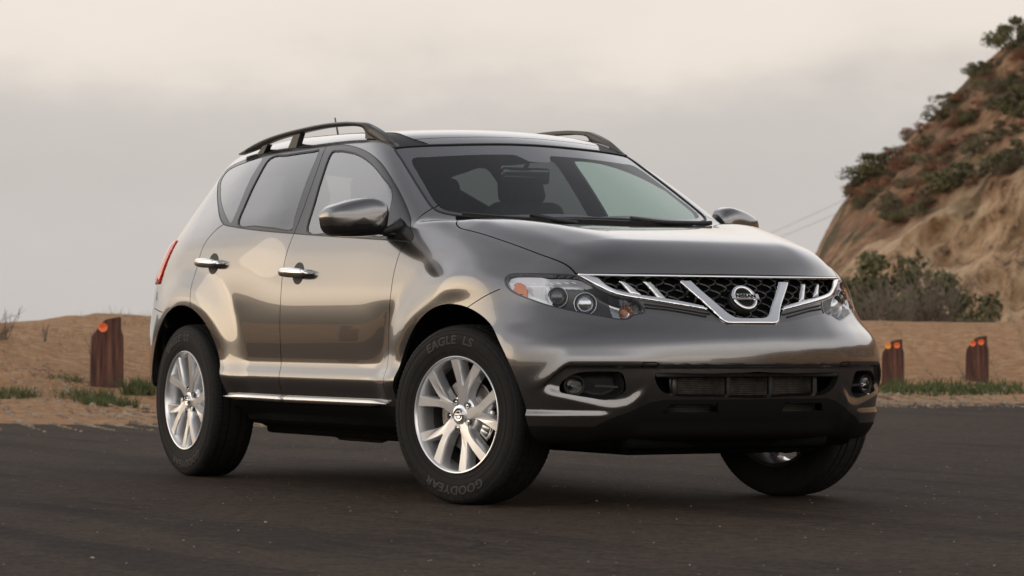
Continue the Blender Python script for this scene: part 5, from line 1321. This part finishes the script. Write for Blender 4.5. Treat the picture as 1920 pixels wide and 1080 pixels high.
bk = MB(); bk.lathe([(-.02, .0005), (-.02, .19), (-.024, .19), (-.024, .0005)][::-1], 40, 'x'); bk_o = bk.build('backing_plate', M_LINER, None); bk_data = bk_o.data; bpy.data.objects.remove(bk_o)
def calliper(ang):
    mb = MB()
    for da in np.linspace(-.30, .30, 5):
        a = ang + da; rot = Matrix.Rotation(a, 4, 'X')
        mb.rbox(rot @ Vector((.035, .138, 0)), (.060, .055, .042), .010, 2, rot)
    mb.tube([Vector((.05, .165*math.cos(ang+q), .165*math.sin(ang+q))) for q in (-.36, 0, .36)], .009, 8)
    return mb
STEER = R(17.3)
for (x, s_, ph, st, cal) in ((0, -1, 78, STEER, -15), (0, 1, 30, STEER, 195), (-2.825, -1, 64, 0, 200), (-2.825, 1, 20, 0, -20)):
    wh = empty('wheel', (x, s_*.805, .3795), s_*PI/2 + st, car)
    sp = empty('spin', (0, 0, 0)); bpy.data.objects.remove(sp)
    Rx = R(ph)
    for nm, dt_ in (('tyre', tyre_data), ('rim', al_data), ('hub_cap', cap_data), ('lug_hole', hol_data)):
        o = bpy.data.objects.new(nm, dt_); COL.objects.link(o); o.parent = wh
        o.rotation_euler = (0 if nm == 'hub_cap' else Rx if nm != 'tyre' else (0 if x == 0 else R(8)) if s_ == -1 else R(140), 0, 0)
    for k in range(5):
        o = bpy.data.objects.new('lug_nut', nut_data); COL.objects.link(o); o.parent = wh; o.rotation_euler = (Rx + 2*PI*k/5, 0, 0)
    for nm, dt_ in (('brake_disc', dc_data), ('backing_plate', bk_data)):
        o = bpy.data.objects.new(nm, dt_); COL.objects.link(o); o.parent = wh
    calliper(R(cal)).build('brake_calliper', M_SAT, wh)
# wheel-arch liners, floor and running gear
for i in (0, 1):
    cx, cz, a, b_ = ARCH[i]
    for s_ in (1, -1):
        ln = MB(); V, F = [], []; aa = np.linspace(-.02, PI+.02, 31)
        for q in aa:
            for (yo, k) in ((.885 - (.10*max(math.cos(q), 0)**3 if i == 0 else .05*max(-math.cos(q), 0)**2), 1.006), (.78, 1.03), (.50, 1.03), (.47, .98)):
                V.append((cx + a*k*math.cos(q), s_*yo, max(cz + b_*k*math.sin(q), .20)))
        for j in range(30):
            for k in range(3): f_ = (j*4+k, j*4+k+1, j*4+k+5, j*4+k+4); F.append(f_)
        for j in range(15): F.append((j*4+3, (j+1)*4+3, (29-j)*4+3, (30-j)*4+3))
        ln.add(V, F); ln.build('wheel_arch_liner', M_LINER, car)
ub = MB(); ub.rbox((-1.42, 0, .265), (1.9, 1.36, .07), .02, 2); ub.rbox((-1.45, 0, .33), (4.3, .92, .12), .02, 2); ub.rbox((.25, 0, .30), (.9, .96, .15), .03, 2); ub.rbox((-3.3, 0, .36), (.8, 1.3, .12), .03, 2)
for s_ in (1, -1):
    ub.rbox((-1.44, s_*.80, .325), (1.72, .012, .05), .003, 1); ub.rbox((-1.44, s_*.74, .315), (1.70, .10, .06), .015, 2)
    ub.tube([(.0, s_*.70, .33), (-.05, s_*.35, .27), (-.2, s_*.25, .25)], .035, 8); ub.tube([(-2.825, s_*.70, .36), (-2.8, s_*.30, .30)], .035, 8); ub.tube([(-2.75, s_*.66, .32), (-2.40, s_*.60, .30), (-2.05, s_*.55, .26)], .04, 8)
ub.build('underbody', M_UNDER, car)
ex = MB(); ex.tube([(-.5, -.30, .25), (-1.0, -.42, .25), (-1.35, -.46, .25), (-1.5, -.46, .255), (-1.55, -.46, .262), (-1.95, -.46, .262), (-2.0, -.46, .265), (-2.6, -.40, .30)], [.03, .03, .03, .04, .062, .062, .04, .03], 14); ex.build('exhaust', vary(pmat('exhaust_steel', (.30, .22, .15), .35, metal=.9), [(.4, (.16, .11, .075)), (.6, (.38, .28, .2))], scale=6), car)
# ---- door mirrors
for s_ in (1, -1):
    mr = empty('side_mirror', (0, 0, 0), 0, car)
    OUTL = crv([(1.143, 1.245), (1.142, 1.212), (1.132, 1.176), (1.108, 1.155), (1.04, 1.147), (.95, 1.150), (.905, 1.158), (.882, 1.180), (.872, 1.225), (.870, 1.262), (.884, 1.296), (.914, 1.316), (.955, 1.322), (1.03, 1.309), (1.095, 1.288), (1.128, 1.270)], 4, True)
    cy, cz = OUTL.mean(0); K = 9; n = len(OUTL)
    def shell(zlo, zhi):
        V, F = [], []
        prof = [(1.0, 0), (1.0, .030), (.985, .055), (.95, .075), (.88, .092), (.76, .105), (.58, .113), (.36, .118), (.16, .120), (.0, .1205)]
        for rad, dep in prof:
            for y_, z_ in OUTL:
                yy_ = cy + (y_-cy)*rad; V.append((-.775 + dep - .30*(yy_ - cy), s_*yy_, cz + (z_-cz)*rad))
        for k in range(len(prof)-1):
            for i in range(n): F.append((k*n+i, k*n+(i+1) % n, (k+1)*n+(i+1) % n, (k+1)*n+i))
        return V, F
    V, F = shell(0, 2); Va = np.array(V); F = [f if s_ == -1 else f[::-1] for f in F]
    fz = np.array([Va[list(f), 2].mean() for f in F])
    mesh('mirror_housing', V, F, [M_PAINT, M_GLOSS], mr, mi=(fz < 1.196).astype(int))
    mb = MB(); mb.add([(-.777 - .30*(y_-cy), s_*y_, z_) for y_, z_ in OUTL], [tuple(range(n)) if s_ == 1 else tuple(range(n))[::-1]]); mb.build('mirror_glass', M_CHR, mr, smooth=False)
    mb = MB(); mb.tube([(-.70, s_*.93, 1.172), (-.66, s_*.89, 1.172), (-.62, s_*.865, 1.185), (-.60, s_*.835, 1.205)], [.014, .018, .024, .030], 14); mb.rbox((-.655, s_*.868, 1.158), (.10, .04, .014), .006, 2); mb.build('mirror_arm', M_BLK, mr)
# ---- roof rails
for s_ in (1, -1):
    top = crv([(-2.82, 1.628), (-2.70, 1.658), (-2.55, 1.683), (-2.40, 1.699), (-2.19, 1.713), (-1.874, 1.7245), (-1.631, 1.7215), (-1.50, 1.712), (-1.413, 1.702), (-1.26, 1.655), (-1.17, 1.612), (-1.105, 1.578)], 5)
    bot = crv([(-2.82, 1.620), (-2.637, 1.640), (-2.517, 1.660), (-2.40, 1.674), (-2.275, 1.684), (-1.874, 1.7025), (-1.60, 1.699), (-1.50, 1.692), (-1.43, 1.680), (-1.39, 1.652), (-1.27, 1.612), (-1.105, 1.572)], 5)
    V = []
    for (xt, zt), (xb_, zb) in zip(top, bot):
        for dy, k in ((-.017, 0), (-.021, .25), (-.021, .75), (-.012, 1), (.012, 1), (.017, .75), (.017, .25), (.012, 0)):
            V.append((xb_ + (xt-xb_)*k, s_*(.607 + -dy), zb + (zt-zb)*k))
    n = len(top); F = []
    for i in range(n-1): F += [(i*8+k, i*8+(k+1) % 8, (i+1)*8+(k+1) % 8, (i+1)*8+k) for k in range(8)]
    F += [tuple(range(8)), tuple(range((n-1)*8, n*8))[::-1]]
    mb = MB(); mb.add(V, F if s_ == -1 else [f[::-1] for f in F])
    for (xa, xb_) in ((-2.60, -2.52), (-2.235, -2.14)):
        zt = float(np.interp(xa, bot[:, 0], bot[:, 1])); zr = surf_top([xa, xb_], [.607, .607])[:, 2]
        mb.prism([(xa - .02, float(zr[0])-.01), (xb_ - .02, float(zr[1])-.01), (xb_ + .03, zt + .012), (xa + .05, zt + .005)], -.014, .014, M=Matrix.Translation((0, s_*.607, 0)) @ Matrix(((1, 0, 0, 0), (0, 0, -1, 0), (0, 1, 0, 0), (0, 0, 0, 1))))
    # front foot reaches the roof
    xs_ = np.linspace(-1.40, -1.10, 9); zr = surf_top(xs_, np.full(9, .607))[:, 2]; zb = np.interp(xs_, bot[:, 0], bot[:, 1])
    pol = [(float(a), float(c)-.006) for a, c in zip(xs_, zr)] + [(float(a), float(c)+.006) for a, c in zip(xs_[::-1], zb[::-1])]
    mb.prism(pol, -.018, .018, M=Matrix.Translation((0, s_*.607, 0)) @ Matrix(((1, 0, 0, 0), (0, 0, -1, 0), (0, 1, 0, 0), (0, 0, 0, 1))))
    mb.build('roof_rail', pmat('rail_satin', (.045, .043, .040), .36, metal=.6), car, angle=40)
mb = MB(); q = surf_top([-2.93], [0.0])[0]; mb.tube([Vector(q), Vector(q) + Vector((-.012, 0, .03)), Vector((-2.997, 0, 1.842))], [.012, .006, .0035], 8); mb.build('antenna', M_BLK, car)
# ---- wipers
for (pts, arm) in (([(-.44, -.63), (-.36, -.50), (-.27, -.28), (-.25, -.10), (-.24, .04)], [(-.20, -.18), (-.26, -.27), (-.31, -.36)]), ([(-.30, -.33), (-.255, -.15), (-.235, .10), (-.255, .32), (-.30, .48)], [(-.20, .52), (-.235, .30), (-.245, .12)])):
    pp = crv(pts, 6); P_ = surf_top(pp[:, 0], np.abs(pp[:, 1])); P_[:, 1] = pp[:, 1]; P_[:, 2] += .016; k = len(P_)
    wp = MB(); wp.sweep([Vector(p) for p in P_], [(-.010, -.012), (.010, -.012), (.007, .010), (-.007, .010)], Vector((.4, 0, 1)), scale=[(.5+.5*math.sin(PI*min(max(i/(k-1), .04), .96)), .6 + .4*math.sin(PI*i/(k-1))) for i in range(k)])
    ap = crv(arm, 5); A_ = surf_top(ap[:, 0], np.abs(ap[:, 1])); A_[:, 1] = ap[:, 1]; A_[:, 2] += np.linspace(.012, .034, len(A_)); wp.tube([Vector(p) for p in A_], .010, 8)
    wp.build('wiper', M_BLK, car, angle=40)
# ---- cabin
cab = empty('cabin', (0, 0, 0), 0, car)
mb = MB(); mb.rbox((-1.75, 0, .62), (2.6, 1.56, .05), .01, 1); mb.rbox((-.62, 0, .80), (.10, 1.6, .6), .02, 1); mb.build('cabin_floor', M_TRIM, cab)
mb = MB(); yy = np.linspace(-.76, .76, 17); V, F = [], []
for y_ in yy:
    hood_ = .055*math.exp(-((y_-.37)/.20)**2)
    for (x0, z0) in ((-.34, 1.13), (-.52, 1.155), (-.72, 1.165 + hood_), (-.84, 1.155 + hood_*.8), (-.88, 1.05), (-.80, .80)): V.append((x0 - .12*y_*y_, y_, z0 - .03*y_*y_))
for i in range(16): F += [(i*6+k, i*6+k+1, (i+1)*6+k+1, (i+1)*6+k) for k in range(5)]
mb.add(V, F); mb.build('dashboard', M_TRIM, cab)
def seat(x, y, bench=False):
    w_ = .50 if not bench else 1.25; mb = MB()
    mb.rbox((x, y, .80), (.50, w_, .16), .06, 4); Rb = Matrix.Rotation(R(-16), 4, 'Y')
    mb.rbox((x - .30, y, 1.08), (.16, w_*.96, .58), .065, 4, Rb, taper=(1, .86)); s0 = mb.build('seat', M_SEAT, cab)
    for hy in ([y] if not bench else [y-.38, y, y+.38]):
        hb = MB(); hb.rbox((x - .40, hy, 1.44), (.10, .26, .17), .045, 4, Rb, taper=(.9, .88)); hb.tube([(x-.36, hy-.06, 1.30), (x-.40, hy-.06, 1.42)], .007, 6); hb.tube([(x-.36, hy+.06, 1.30), (x-.40, hy+.06, 1.42)], .007, 6); hb.build('headrest', M_SEAT, s0)
seat(-1.30, .38); seat(-1.30, -.38); seat(-2.15, 0, True)
mb = MB(); Mq = Matrix.Translation((-.95, .37, 1.10)) @ Matrix.Rotation(R(-28), 4, 'Y')
mb.sweep([Mq @ Vector((0, .185*math.cos(a), .185*math.sin(a))) for a in np.linspace(0, 2*PI, 41)], [(.014*math.cos(a), .014*math.sin(a)) for a in np.linspace(0, 2*PI, 9)[:-1]], [Mq.to_3x3() @ Vector((1, 0, 0))]*41)
mb.rbox((-.95, .37, 1.10), (.04, .34, .05), .015, 2, Mq.to_3x3()); mb.rbox((-.94, .37, 1.09), (.06, .14, .13), .03, 3, Mq.to_3x3()); mb.build('steering_wheel', M_TRIM, cab)
mb = MB(); mb.rbox((-.985, 0, 1.455), (.035, .255, .075), .016, 3, Matrix.Rotation(R(8), 4, 'Y')); mb.tube([(-.985, 0, 1.49), (-.945, 0, 1.535)], .011, 8); mb.build('rear_view_mirror', M_GLOSS, cab)
